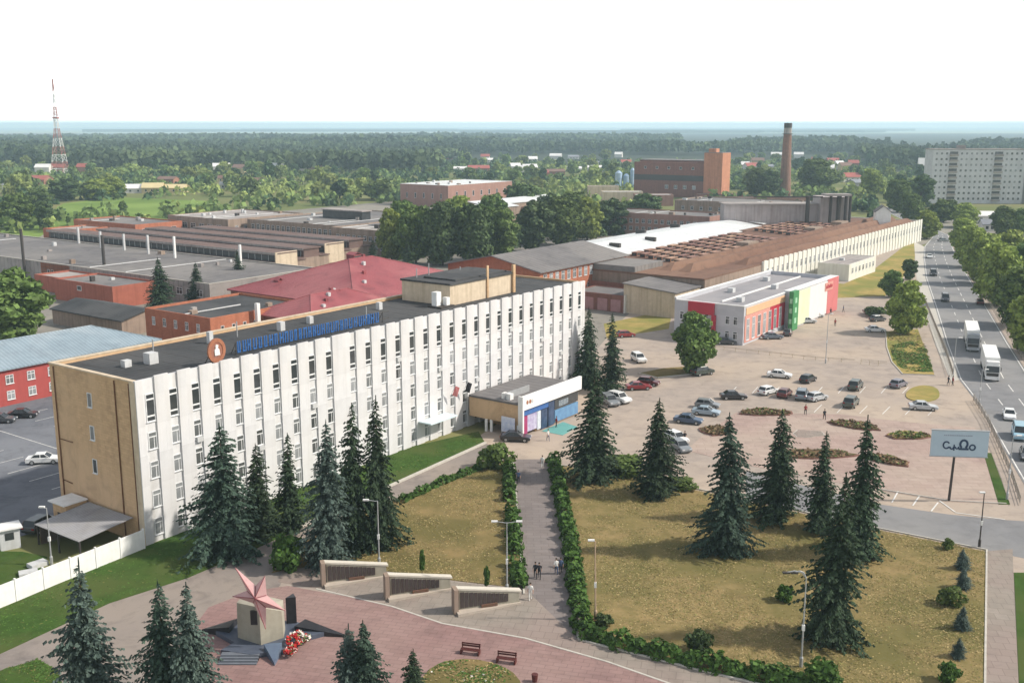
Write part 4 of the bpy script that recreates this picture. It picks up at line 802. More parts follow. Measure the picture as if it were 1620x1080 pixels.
for a in ((1522, 900, 868, 'small conifer first in the row by the sidewalk, below the road corner'), (1523, 930, 897, 'small conifer second in the row by the sidewalk'), (1521, 995, 958, 'small conifer below the round shrub by the sidewalk'), (1516, 1040, 1008, 'small conifer lowest but one in the row by the sidewalk')):
    spruce(a[0], a[1], a[2], 2, a[3], 26, 'young conifers by the sidewalk')
BR = [(broad_crown(31 + i, r, h, 4600, .33, m, base=.10, blobs=17), h, r * .92) for i, (r, h, m) in enumerate(((4.4, 12, leaf), (5.2, 11, leaf), (4.0, 13, leaf_dark), (4.8, 12, leaf_light), (5.6, 12, leaf_dark)))]
BRT = [trunk_mesh(11, .28, i) for i in range(2)]
LO = [(broad_crown(61 + i, r, h, 620, .85, m, blobs=10), h, r) for i, (r, h, m) in enumerate(((4.6, 11, garden), (5.0, 10, garden_light), (4.2, 12, garden_dark)))]
BU = [(broad_crown(81 + i, 1.5, 2.0, 900, .17, m, base=.05, blobs=9, name='foliage'), 2.0, 1.5) for i, m in enumerate((leaf, hedge_leaf, leaf_dark))]
def tree(px, py, ytop, kind, label, wpx=None, group=None, lib=None, name='broadleaf_tree', z=0):
    me, h0, r0 = (lib or BR)[kind]; h = hgt(px, py, ytop); s = h / h0; sx = s if wpx is None else (wpx / ppm(px, py) / 2) / r0
    t = thing(name, label, 'tree', G(px, py), random.uniform(0, 6), group); t.scale = (sx, sx, s)
    link('trunk', BRT[kind % 2], t); link('crown', me, t); return t
tree(1097, 590, 495, 0, 'round dark broadleaf tree in front of the grey shop wall', 68); tree(22, 545, 428, 0, 'big green broadleaf tree at the left edge above the blue roof', 124)
for i, (x, y, t_, k, w) in enumerate(((620, 412, 332, 3, 48), (658, 416, 326, 0, 62), (700, 420, 322, 4, 70), (748, 420, 326, 4, 76), (792, 412, 330, 0, 62), (826, 352, 293, 4, 72), (846, 398, 318, 2, 58), (888, 388, 312, 0, 66), (929, 380, 314, 3, 54), (966, 372, 314, 2, 52), (1022, 362, 306, 2, 52), (1000, 352, 318, 0, 40), (640, 395, 318, 0, 56), (724, 392, 312, 3, 64), (780, 380, 308, 0, 60), (905, 360, 304, 0, 56), (868, 372, 306, 2, 50))):
    tree(x, y, t_, k, ['yellow green broadleaf tree at the near corner of the grove', 'mid green tree second from the near corner of the grove', 'dark spreading tree in the front row of the grove, left of the middle', 'darkest spreading tree in the front row of the grove', 'green tree in the front row of the grove above the brown gable', 'dark round tree crown standing above the grove', 'slim dark tree behind the brown gable ridge', 'green tree of the grove above the white metal roof start', 'light green tree of the grove over the white metal roof', 'dark slim tree in the grove over the dark roof vents', 'dark tree alone at the far end of the grove', 'small green tree next to the last dark tree of the grove', 'green tree in the back row of the grove below the pink hall', 'light green tree in the back row of the grove', 'green tree in the back row of the grove left of the dark round crown', 'green tree in the back row of the grove right of the dark round crown', 'dark tree in the back row of the grove, mid right'][i], w, 'trees of the grove')
for i, (x, y, t_, k, w) in enumerate(((1431, 528, 446, 3, 62), (1410, 470, 428, 0, 36), (1438, 442, 410, 2, 26), (1466, 378, 334, 3, 42), (1440, 352, 306, 0, 40), (1492, 352, 316, 0, 44), (1525, 360, 322, 3, 46), (1524, 400, 346, 3, 48), (1537, 423, 358, 3, 58), (1554, 450, 372, 3, 68), (1578, 484, 386, 3, 78), (1606, 516, 424, 0, 74), (1640, 560, 450, 3, 96), (1592, 440, 366, 3, 66), (1632, 452, 380, 0, 70), (1585, 372, 326, 0, 40), (1615, 372, 330, 0, 42), (1420, 336, 284, 0, 44), (1455, 330, 276, 2, 44), (1378, 312, 268, 3, 40), (1290, 306, 252, 0, 60), (1196, 310, 266, 0, 44), (1218, 312, 268, 2, 36))):
    tree(x, y, t_, k, ['bright green bushy tree at the corner of the forecourt by the highway', 'green bush shaped tree behind the bright one on the forecourt', 'small dark tree where the highway narrows', 'light green round tree at the far end of the highway', 'green tree beyond the end of the white factory front', 'green tree left of the far flats car park', 'light green tree in front of the flats', 'bright tree at the far end of the highway row', 'second bright tree from the far end of the highway row', 'third bright tree from the far end of the highway row', 'large bright tree in the middle of the highway row', 'large green tree in the highway row opposite the white truck', 'nearest big tree of the highway row at the picture edge', 'bright tree standing behind the middle of the highway row', 'green tree behind the highway row at the picture edge', 'green tree beside the side car park', 'green tree beside the side car park at the picture edge', 'green tree between white gable and flats', 'dark tree at the left end of the flats', 'light tree right of the white gable', 'large hazy green tree right of the brick chimney', 'green tree left of the brick chimney', 'dark tree just behind the brick chimney'][i], w, 'trees beyond the works')
for i, (x, y, t_, k, w) in enumerate(((30, 362, 306, 0, 52), (72, 364, 318, 2, 30), (8, 356, 320, 3, 44), (60, 330, 298, 0, 40), (105, 318, 282, 2, 50), (150, 316, 284, 3, 50), (180, 312, 280, 3, 40), (195, 338, 318, 0, 14), (178, 340, 328, 2, 10))):
    tree(x, y, t_, k, ['pale green tree at the left edge before the meadow', 'dark tree left of the orange row', 'light green tree at the very left edge before the meadow', 'green tree behind the pale one at the left edge', 'dark green tree at the top of the meadow below the mast', 'light green tree at the top of the meadow', 'bright tree next to the yellow houses', 'small tree standing alone on the meadow', 'lowest small bush like tree on the meadow'][i], w, 'trees round the meadow')
def bush(px, py, w, h, kind, label, group=None):
    me, h0, r0 = BU[kind]; s = 1 / ppm(px, py)
    t = link('shrub', me, None, G(px, py), random.uniform(0, 6)); t.scale = (w * s / 2 / r0, w * s / 2 / r0, h * s / h0); return tag(t, label, 'shrub', group)
for a in ((455, 900, 64, 52, 1, 'round bright shrub beside the path near the first memorial wall'), (1241, 950, 34, 24, 1, 'low green shrub alone on the large lawn left of the arched lamp'), (1505, 957, 44, 28, 0, 'round green shrub in the row by the sidewalk'), (1500, 868, 22, 16, 0, 'small shrub at the top corner of the large lawn'),
          (1500, 1078, 40, 30, 1, 'green shrub at the bottom edge beside the sidewalk'), (1106, 1030, 46, 34, 2, 'thin grey shrub above the bottom hedge'), (955, 990, 36, 18, 2, 'small dark shrub at the foot of the leaning lamp post'), (785, 740, 60, 36, 0, 'big dark green shrub at the top of the central path'), (985, 748, 90, 26, 0, 'spreading green shrub below the ragged spruce'),
          (1075, 772, 60, 16, 0, 'low green shrub along the lawn edge below the even spruce'), (1300, 1085, 70, 40, 1, 'green shrub at the end of the bottom hedge'), (1005, 470, 26, 14, 1, 'low green shrub by the dirt patch in the yard'), (1385, 500, 40, 14, 2, 'brown low shrub between the parked cars by the highway')):
    bush(*a)
t = thing('sapling', 'thin young tree on the lawn behind the second memorial wall', 'tree', G(668, 915)); MB().tube((0, 0, 0), (0, 0, 2.9), .05, .02).build('trunk', bark, t); o = link('crown', BU[1][0], t, (0, 0, 1.0)); o.scale = (.25, .25, 1.0)
t = dup(t, G(770, 938), 1.0, 'thin young tree on the lawn behind the third memorial wall'); t.scale = (1, 1, .9)
def hedge(name, label, pts, w, h, size=.2, dens=26, mat=hedge_leaf):
    rng = np.random.default_rng(len(pts) * 7 + int(pts[0][0])); P = [G(*p) for p in pts]; C = []; Nn = []
    base = P[0]
    for a, b in zip(P, P[1:]):
        L = (b - a).length; n = int(L * (w + 2 * h) * dens); d = (b - a).normalized(); s = np.array([-d.y, d.x, 0]); al = rng.uniform(0, L, n); th = rng.uniform(-.15, math.pi + .15, n)
        wob = 1 + .22 * np.sin(al * 1.7 + 1) + .15 * np.sin(al * 4.1); r = rng.uniform(.7, 1.08, n) * wob
        c = np.array(a - base)[None] + np.array(d)[None] * al[:, None] + s[None] * (np.cos(th) * w / 2 * r)[:, None]; c[:, 2] = np.clip(np.sin(th) * h * r, .05, None)
        C.append(c); nn = s[None] * np.cos(th)[:, None]; nn = nn + np.array([0, 0, 1])[None] * np.sin(th)[:, None]; Nn.append(nn)
    C = np.concatenate(C); Nn = np.concatenate(Nn)
    return tag(link(name, quad_mesh(name, *leaf_cloud(rng, C, Nn, size), mat), None, base), label, 'hedge')
hedge('hedge', 'long green hedge on the right side of the central path, turning along the lawn bottom', [(876, 730), (886, 780), (900, 850), (912, 930), (922, 1004), (980, 1022), (1130, 1058), (1230, 1078), (1330, 1100)], 1.6, 1.25)
hedge('hedge', 'short hedge piece left of the central path at its upper end', [(805, 745), (806, 795)], 1.4, 1.1); hedge('hedge', 'hedge piece left of the central path beside the middle lamp', [(810, 808), (815, 878)], 1.5, 1.15); hedge('hedge', 'lowest hedge piece left of the central path next to the third memorial wall', [(817, 893), (822, 932)], 1.5, 1.15)
hedge('hedge', 'row of low clipped bushes along the diagonal path', [(634, 795), (700, 765), (760, 742)], .9, .8)
def tufts(name, poly, n, size, mats, probs, seed, z=.07):
    rng = np.random.default_rng(seed); P = [G(*p) for p in poly]; X = np.array([p.x for p in P]); Y = np.array([p.y for p in P]); k = int(n * 2.2); x = rng.uniform(X.min(), X.max(), k); y = rng.uniform(Y.min(), Y.max(), k); ins = np.zeros(k, bool); j = len(P) - 1
    for i in range(len(P)):
        c = ((Y[i] > y) != (Y[j] > y)) & (x < (X[j] - X[i]) * (y - Y[i]) / (Y[j] - Y[i] + 1e-9) + X[i]); ins ^= c; j = i
    cl = np.sin(x * .9 + 1) * np.sin(y * .7) + .7 * np.sin(x * .31 + y * .23) + rng.normal(0, .5, k); ins &= cl > -.35; x, y, cl = x[ins], y[ins], cl[ins]; m_ = len(x); a = rng.uniform(0, 6.28, m_); s = size * rng.uniform(.5, 1.4, m_)
    C = np.stack([x, y, z + s * .26], 1); U = np.stack([np.cos(a) * s, np.sin(a) * s, np.zeros(m_)], 1); V = np.stack([rng.normal(0, .8, m_) * s, rng.normal(0, .8, m_) * s, s * .30], 1)
    o = link(name, quad_mesh(name, C, U, V, mats, rng.choice(len(mats), m_, p=probs))); o['kind'] = 'stuff'
g_dry = PM('dry_grass_blades', (.36, .28, .135), (.29, .225, .105), .4, 1, 0, True, spec=.05, island=.3); g_grn = PM('green_grass_blades', (.20, .19, .07), (.165, .155, .055), .4, 1, 0, True, spec=.05, island=.3); g_lush = PM('lush_grass_blades', (.08, .145, .034), (.062, .12, .028), .4, 1, 0, True, spec=.05, island=.3)
tufts('grass_tufts', [(884, 736), (1000, 746), (1180, 792), (1390, 838), (1562, 871), (1559, 1100), (1330, 1098), (1130, 1064), (923, 1014)], 60000, .05, [g_dry, g_grn], [.6, .4], 1)
tufts('grass_tufts', [(430, 906), (470, 862), (622, 792), (755, 733), (800, 728), (812, 775), (832, 932), (725, 920), (610, 904), (500, 894)], 20000, .05, [g_dry, g_grn], [.65, .35], 2)
tufts('grass_tufts', [(-80, 1068), (0, 1034), (173, 954), (297, 914), (413, 864), (477, 834), (620, 767), (766, 701), (756, 683), (620, 714), (232, 865), (0, 964), (-80, 1000)], 24000, .055, [g_lush, g_grn], [.93, .07], 3)
tufts('grass_tufts', [(-60, 1150), (-60, 1078), (0, 1060), (60, 1042), (92, 1060), (108, 1120)], 5000, .055, [g_lush, g_grn], [.9, .1], 4)
tufts('grass_tufts', [(655, 1100), (675, 1064), (702, 1048), (745, 1043), (790, 1053), (818, 1070), (828, 1100), (800, 1128), (690, 1128)], 5000, .07, [g_lush, g_dry, hedge_leaf, flowerwhite], [.4, .3, .27, .03], 6, .13)
tufts('grass_tufts', [(1408, 548), (1440, 540), (1466, 552), (1476, 589), (1430, 588), (1414, 570)], 4200, .16, [g_lush, g_grn], [.8, .2], 7, .09)
tufts('grass_tufts', [(1404, 526), (1450, 522), (1470, 560), (1440, 575), (1408, 556)], 1800, .14, [g_dry, g_grn, g_lush], [.5, .35, .15], 8, .09)
# flower beds round the pink square
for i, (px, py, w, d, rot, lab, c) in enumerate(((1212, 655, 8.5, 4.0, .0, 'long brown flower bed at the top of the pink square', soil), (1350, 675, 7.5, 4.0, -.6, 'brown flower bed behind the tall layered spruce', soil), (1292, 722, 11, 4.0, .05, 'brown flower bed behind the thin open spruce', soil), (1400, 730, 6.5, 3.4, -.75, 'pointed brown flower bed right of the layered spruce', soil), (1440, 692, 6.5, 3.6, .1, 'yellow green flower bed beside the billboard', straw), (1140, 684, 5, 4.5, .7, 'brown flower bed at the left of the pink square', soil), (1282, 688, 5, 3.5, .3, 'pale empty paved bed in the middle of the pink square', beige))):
    p = G(px, py); t = thing('flower_bed', lab, 'flower bed', p, rot)
    n = 18; el = lambda f: [(w / 2 * f * math.cos(2 * math.pi * k / n) * (1 + .12 * math.sin(k * 2.1 + i)), d / 2 * f * math.sin(2 * math.pi * k / n) * (1.5 if math.sin(2 * math.pi * k / n) > 0 else .6) * (1 + .15 * math.sin(k * 1.7 + i * 2))) for k in range(n)]
    MB().prism(el(1), 0, .22 if i < 6 else .06).build('kerb', PM('bed_kerb', (.22, .11, .085), (.18, .09, .07), 3) if i < 6 else kerb_mat, t); MB().prism(el(.93), .1, .30 if i < 6 else .08).build('soil', c, t)
    if i < 6:
        rng = np.random.default_rng(i + 5); k = 260; r = np.sqrt(rng.uniform(0, .85, k)); a = rng.uniform(0, 6.28, k); c_ = np.stack([w / 2 * r * np.cos(a), d / 2 * r * np.sin(a) * np.where(np.sin(a) > 0, 1.3, .65), rng.uniform(.31, .5, k)], 1)
        o = link('plants', quad_mesh('plants', *leaf_cloud(rng, c_, np.tile([0, 0, 1.], (k, 1)), .2), [leaf, PM('dry_plants', (.20, .12, .07), (.15, .11, .055), 2, island=.5)], (rng.random(k) > .22).astype(int) if i != 4 else (rng.random(k) > .6).astype(int)), t); o['kind'] = 'stuff'
# ------------------------------------------------------------------ vehicles
def car_mesh(L, Wc, prof, cab, h):      # lower body from a side profile, glass house, wheels
    out = {}
    b = MB(); n = len(prof); k = len(b.v)
    ys = ((-Wc / 2, .0), (-Wc / 2 + .10, .0), (Wc / 2 - .10, 0), (Wc / 2, 0))
    for yi, (y, _) in enumerate(ys):
        for x, z in prof:
            e = .06 if yi in (0, 3) else 0
            b.v.append((x * (1 - e * .3), y, z - (e if z > .6 else -e * .3)))
    for q in range(3):
        for i in range(n):
            j = (i + 1) % n; b.f.append((k + q * n + i, k + q * n + j, k + (q + 1) * n + j, k + (q + 1) * n + i)); b.m.append(0)
    b.f.append(tuple(k + i for i in range(n))); b.f.append(tuple(k + 3 * n + i for i in reversed(range(n)))); b.m += [0, 0]
    x0, x1, x2, x3, zb = cab             # windscreen foot, roof front, roof rear, rear window foot
    wi = Wc / 2 - .22
    b.hexa([(x2 - .03, -wi, h - .07), (x1 + .03, -wi, h - .07), (x1 + .03, wi, h - .07), (x2 - .03, wi, h - .07), (x2 + .05, -wi + .06, h), (x1 - .05, -wi + .06, h), (x1 - .05, wi - .06, h), (x2 + .05, wi - .06, h)])
    for s in (-1, 1):                    # pillars
        for xa, xb in ((x0, x1), ((x1 + x2) / 2 + .1, (x1 + x2) / 2 + .1), (x3, x2)): b.tube((xa, s * (Wc / 2 - .09), zb), (xb, s * (wi + .01), h - .05), .045, n=5)
        b.box(x0 - .45, x0 - .28, s * (Wc / 2 + .09) - .08, s * (Wc / 2 + .09) + .08, zb, zb + .14)
    out['body'] = b.mesh('body', carpaint, False)
    g = MB(); wo = Wc / 2 - .1
    g.hexa([(x3 + .03, -wo, zb), (x0 - .03, -wo, zb), (x0 - .03, wo, zb), (x3 + .03, wo, zb), (x2 + .02, -wi, h - .08), (x1 - .02, -wi, h - .08), (x1 - .02, wi, h - .08), (x2 + .02, wi, h - .08)])
    out['windows'] = g.mesh('windows', carglass)
    w = MB(); w.lathe([(.22, -.1), (.32, -.1), (.33, -.05), (.33, .05), (.32, .1), (.22, .1)], 14, 0); w.lathe([(.21, -.105), (.21, .105)], 10, 1)
    out['wheel'] = w.mesh('wheel', [rubber, rim_mat])
    out['headlight'] = MB().box(-.09, .05, -.2, .2, -.08, .08).mesh('headlight', lamp_glass, bevel=.02); out['taillight'] = MB().box(-.05, .06, -.16, .16, -.1, .1).mesh('taillight', lamp_red, bevel=.02)
    return out
CARS = {
 'sedan': (4.5, 1.76, [(-2.2, .32), (2.15, .28), (2.25, .5), (2.2, .68), (1.9, .78), (.85, .93), (-1.5, .97), (-2.15, .92), (-2.25, .7)], (.95, .25, -1.0, -1.65, .92), 1.45),
 'hatch': (4.0, 1.72, [(-1.95, .32), (1.92, .28), (2.0, .5), (1.95, .7), (1.65, .82), (.8, .97), (-1.8, 1.0), (-1.95, .9), (-2.0, .6)], (1.0, .3, -1.45, -1.88, .94), 1.5),
 'suv': (4.5, 1.86, [(-2.2, .42), (2.15, .4), (2.25, .6), (2.2, .9), (1.9, 1.02), (.95, 1.1), (-2.05, 1.12), (-2.2, 1.0), (-2.25, .7)], (1.1, .5, -1.8, -2.1, 1.06), 1.76),
 'van': (4.9, 1.95, [(-2.42, .4), (2.35, .36), (2.45, .6), (2.4, .95), (1.9, 1.15), (1.4, 1.2), (-2.3, 1.25), (-2.42, 1.1), (-2.45, .7)], (1.75, 1.0, -2.2, -2.38, 1.15), 2.05)}
PROTO = {}
def car(px, py, deg, kind, color, label, cat='car', group=None, s=1.0, z=.02):
    loc = G(px, py); loc.z = z
    key = kind
    if key not in PROTO:
        L, Wc, prof, cab, h = CARS[kind]; me = car_mesh(L, Wc, prof, cab, h)
        t = thing('parked_car' if kind != 'van' else 'van', label, cat, loc, R(deg), group)
        link('body', me['body'], t); link('windows', me['windows'], t)
        for x in (L * .31, -L * .30):
            for y in (-1, 1): o = link('wheel', me['wheel'], t, (x, y * (Wc / 2 - .07), .33)); o.rotation_euler = (R(90), 0, 0)
        zl = .62 if kind in ('sedan', 'hatch') else .82
        for y in (-1, 1): link('headlight', me['headlight'], t, (L / 2 - .04, y * (Wc / 2 - .30), zl)); link('taillight', me['taillight'], t, (-L / 2 + .03, y * (Wc / 2 - .24), zl + .12))
        PROTO[key] = t; r = t
        for c in (r, *r.children): c.color = (*color, 1)
    else: r = dup(PROTO[key], loc, R(deg), label, group, color=(*color, 1))
    r.scale = (s, s, s); r['category'] = cat
    if group is None and 'group' in r: del r['group']
    if group: r['group'] = group
    return r
WHT, SIL, GRY, DGR, BLK, RED, DRD, BLU, LBL, GRN, PUR = (.72, .73, .73), (.45, .47, .49), (.20, .215, .23), (.06, .065, .072), (.016, .016, .02), (.26, .02, .02), (.10, .015, .015), (.05, .085, .15), (.30, .38, .45), (.045, .06, .05), (.18, .17, .21)
gp, gs, gh = 'cars in the big car park', 'cars at the shop', 'vehicles on the highway'
for a in ((1010, 572, -75, 'suv', WHT, 'white off road car facing the office end in the yard', 'car', gp), (990, 533, 15, 'hatch', RED, 'small red car far back in the yard left of the round tree', 'car', gp), (1010, 616, 8, 'sedan', (.24, .015, .02), 'bright red sedan side on near the shrub strip', 'car', gp), (1026, 609, -25, 'hatch', DRD, 'dark red car half hidden behind the bright red sedan', 'car', gp),
          (964, 640, -70, 'suv', GRY, 'grey car parked against the tall spruce at the office end', 'car', gp), (979, 636, -50, 'suv', WHT, 'white car beside the grey one at the office end', 'car', gp), (1160, 631, 0, 'sedan', BLK, 'black sedan alone in the middle of the big car park', 'car', gp),
          (1089, 669, -22, 'sedan', BLU, 'dark blue sedan nearest in the row of three', 'car', gp), (1117, 656, -20, 'sedan', LBL, 'light blue sedan in the middle of the row of three', 'car', gp), (1119, 645, -20, 'hatch', GRY, 'grey car farthest in the row of three', 'car', gp), (1111, 593, 30, 'suv', GRN, 'dark green off road car behind the round tree', 'car', gp),
          (1233, 597, -20, 'sedan', WHT, 'white sedan farthest out in the big car park', 'car', gp), (1278, 604, 50, 'hatch', BLK, 'dark small car right of the farthest white sedan', 'car', gp), (1353, 615, 60, 'suv', GRN, 'grey green tall car in the middle row', 'car', gp), (1421, 612, 45, 'hatch', PUR, 'grey violet car beside the dry oval island', 'car', gp), (1215, 623, 40, 'hatch', WHT, 'white hatchback left of the dark red car', 'car', gp), (1241, 627, 60, 'hatch', DRD, 'dark red hatchback between the white and blue grey cars', 'car', gp), (1268, 630, 70, 'suv', (.15, .19, .23), 'blue grey car facing the pink square', 'car', gp), (1292, 633, 35, 'hatch', SIL, 'silver hatchback at the end of the row above the pink square', 'car', gp), (1346, 642, 60, 'suv', (.07, .085, .075), 'dark green grey car nearest the pink square', 'car', gp), (1460, 648, -12, 'sedan', SIL, 'silver sedan below the dry oval island', 'car', gp),
          (1076, 712, -70, 'hatch', GRY, 'grey car beside the even cone shaped spruce', 'car', gp), (1070, 698, -60, 'hatch', WHT, 'white car partly hidden behind the even cone shaped spruce', 'car', gp), (984, 738, 10, 'sedan', BLU, 'dark blue car half hidden behind the ragged spruce by the hedge', 'car', gp), (816, 697, -8, 'sedan', BLK, 'black sedan at the entrance beside the notice board', 'car', None),
          (1222, 536, 8, 'sedan', (.12, .15, .19), 'blue grey sedan in front of the salmon shop wall', 'car', gs), (1246, 530, 70, 'hatch', DGR, 'dark car at the foot of the green tower', 'car', gs), (1276, 511, 12, 'sedan', SIL, 'silver sedan nearest in the group of three right of the green tower', 'car', gs), (1290, 502, 12, 'hatch', WHT, 'white car in the middle of the three right of the green tower', 'car', gs), (1296, 493, 5, 'sedan', DRD, 'dark brown car at the far end of the shop side', 'car', gs), (1148, 544, -6, 'sedan', DGR, 'dark car in front of the grey shop wall', 'car', gs),
          (1380, 496, 0, 'sedan', DRD, 'dark red sedan under the bright tree at the forecourt edge', 'car', gs), (1388, 508, 25, 'hatch', DGR, 'dark car between the red sedan and the white car at the forecourt edge', 'car', gs), (1384, 525, -5, 'sedan', WHT, 'white sedan beside the grass island', 'car', gs),
          (1495, 476, -110, 'van', (.05, .05, .06), 'dark van driving on the highway ahead of the trucks', 'van', gh), (1476, 436, -109, 'van', BLK, 'black van far up the highway', 'van', gh), (1470, 408, -105, 'sedan', WHT, 'white car far up the highway', 'car', gh), (1492, 382, 10, 'sedan', GRY, 'grey car crossing at the far end of the highway', 'car', gh), (1550, 481, 70, 'hatch', DRD, 'dark red car on the far lane by the trees', 'car', gh), (1596, 661, -112, 'sedan', WHT, 'white sedan on the highway behind the blue van', 'car', gh), (1612, 692, -112, 'van', (.28, .46, .56), 'light blue van on the highway at the picture edge', 'van', gh), (1624, 724, -112, 'sedan', DGR, 'dark car at the picture edge below the light blue van', 'car', gh),
          (37, 660, 8, 'sedan', BLK, 'black sedan in the left car park near the red wall', 'car', 'cars in the left car park'), (70, 732, 10, 'sedan', WHT, 'white sedan in the left car park by the tan wall', 'car', 'cars in the left car park'), (2, 668, 5, 'sedan', DGR, 'dark car at the left edge of the left car park', 'car', 'cars in the left car park'), (66, 838, 75, 'suv', (.03, .035, .035), 'dark car behind the lean-to by the tan wall', 'car', 'cars in the left car park'),
          (1582, 382, 0, 'sedan', DGR, 'dark car in the side car park beside the big tree', 'car', 'cars in the side car park'), (1604, 384, 5, 'suv', SIL, 'silver car in the side car park', 'car', 'cars in the side car park'), (1600, 362, 5, 'van', WHT, 'white van in the side car park', 'van', 'cars in the side car park'), (1560, 358, 5, 'sedan', WHT, 'white car in the side car park near the flats', 'car', 'cars in the side car park')):
    car(*a)
def truck(px, py, deg, label, body, cabc):
    t = thing('truck', label, 'truck', G(px, py), R(deg), gh); t.location.z = .05
    c = MB(); c.hexa([(5.2, -1.22, .9), (7.5, -1.22, .9), (7.5, 1.22, .9), (5.2, 1.22, .9), (5.3, -1.18, 3.0), (7.2, -1.18, 3.0), (7.2, 1.18, 3.0), (5.3, 1.18, 3.0)], 0); c.box(5.35, 6.9, -1.1, 1.1, 3.0, 3.5, 0); c.box(7.4, 7.62, -1.2, 1.2, .4, 1.0, 0)
    c.build('cab', cabc, t, bevel=.06); MB().hexa([(7.46, -1.08, 1.75), (7.52, -1.08, 1.75), (7.52, 1.08, 1.75), (7.46, 1.08, 1.75), (7.2, -1.05, 2.8), (7.28, -1.05, 2.8), (7.28, 1.05, 2.8), (7.2, 1.05, 2.8)]).build('windscreen', carglass, t)
    MB().box(7.55, 7.63, -1.0, 1.0, 1.05, 1.6).build('grille', dark_metal, t); MB().box(-7.4, 4.9, -1.27, 1.27, 1.1, 3.95).build('trailer_box', body, t, bevel=.04); MB().box(-7.2, 7.2, -.45, .45, .7, 1.08).build('chassis', dark_metal, t)
    w = MB().lathe([(.3, -.16), (.5, -.16), (.5, .16), (.3, .16)], 14).mesh('wheel', rubber)
    for x in (6.5, 3.6, -3.8, -5.1, -6.3):
        for y in (-1.05, 1.05): o = link('wheel', w, t, (x, y, .5)); o.rotation_euler = (R(90), 0, 0)
    for y in (-.95, .95): MB().box(7.6, 7.66, y - .18, y + .18, .6, .8).build('headlight', lamp_glass, t); MB().box(6.9, 7.1, y * 1.45 - .06, y * 1.45 + .06, 2.0, 2.6).build('mirror', dark_metal, t)
    return t
truck(1536, 546, -111, 'white lorry with a box trailer farther up the highway', trailer_white, PM('grey_cab', (.36, .38, .40), (.3, .32, .34), 1, .4)); truck(1565, 590, -111, 'white articulated lorry with a white cab nearest on the highway', trailer_white, whitepaint)
# ------------------------------------------------------------------ street furniture, memorial, people
def lamp(px, py, ytop, label, arms=((-1, 0), (1, 0)), mat=None, lean=0.0, group='street lamps', arc=False, rz=0.0):
    h = hgt(px, py, ytop); t = thing('street_lamp', label, 'street lamp', G(px, py), rz, group); mat = mat or steel
    MB().tube((0, 0, 0), (lean, 0, h), .09, .05).build('pole', mat, t); MB().lathe([(.16, 0), (.16, .9), (.1, 1.0)], 8).build('base', mat, t)
    MB().box(-.11 + lean * .45, .11 + lean * .45, -.14, .1, h * .42, h * .42 + .5).build('junction_box', whitepaint, t)
    for dx, dy in arms:
        m = MB()
        if arc:
            P = [(0, 0, h), (dx * .4, 0, h + .5), (dx * 1.0, 0, h + .65), (dx * 1.7, 0, h + .5)]
            for a, b in zip(P, P[1:]): m.tube(a, b, .05)
            e = P[-1]
        else: m.tube((lean, 0, h - .05), (lean + dx * 1.2, dy * 1.2, h + .12), .035); e = (lean + dx * 1.2, dy * 1.2, h + .12)
        m.build('arm', mat, t); MB().box(e[0] - .30, e[0] + .30, e[1] - .13, e[1] + .13, e[2] - .08, e[2] + .06).build('lamp_head', whitepaint if not arc else dark_metal, t)
    return t
lamp(600, 895, 792, 'grey lamp post between the first and second memorial walls', ((-1, 0),)); lamp(802, 938, 826, 'grey lamp post with two arms behind the third memorial wall'); lamp(942, 980, 856, 'slim brownish lamp post leaning on the large lawn by the hedge', ((-.3, 0),), PM('rusty_pole', (.42, .30, .21), (.36, .26, .19), 2), -.15); lamp(1267, 1055, 914, 'lamp post with arched arms beside the biggest spruce', ((-1, 0), (-.6, 0)), None, 0, 'street lamps', True)
lamp(82, 893, 803, 'grey lamp post behind the white fence by the lean-to', ((-.4, 0),)); lamp(1549, 866, 780, 'thin dark post at the road corner above the sidewalk', ((-.2, 0),), dark_metal); lamp(1507, 605, 535, 'slim pale post at the end of the highway railing', ((.6, 0),)); lamp(1549, 640, 585, 'slim lamp post beside the nearest lorry', ((.6, 0),)); lamp(1306, 575, 497, 'thin grey post in the middle of the forecourt', ((.5, 0),)); lamp(1593, 790, 690, 'lamp post behind the billboard at the highway railing', ((.6, 0),))
for i, (px, y0, y1, r) in enumerate(((40, 440, 362, .55), (167, 447, 372, .6))):
    o = MB().lathe([(r, 0), (r, .5), (r * .8, .55), (r * .75, hgt(px, y0, y1))], 12).build('smoke_pipe', dark_metal); o.location = G(px, y0); tag(o, ['tall dark pipe at the left beside the orange garage', 'tall dark pipe in front of the wide grey roof'][i], 'pipe')
# white panel fence
fe = thing('panel_fence', 'white concrete panel fence running from the office corner to the left edge', 'fence', G(228, 868))
A = G(228, 868); B = G(-150, 1022); d = B - A; L = d.length; fe.rotation_euler = (0, 0, math.atan2(d.y, d.x))
n = int(L / 3.0)
pan = MB(); pan.box(.06, 2.9, -.06, .06, 0, 2.2)
for k in range(5): pan.box(.15, 2.8, -.09, -.062, .12 + k * .42, .44 + k * .42)
pan = pan.mesh('panel', whitepaint); post = MB().box(-.1, .05, -.12, .12, 0, 2.35).mesh('post', whitepaint)
for i in range(n): link('panel', pan, fe, (i * 3.0, 0, 0)); link('post', post, fe, (i * 3.0, 0, 0))
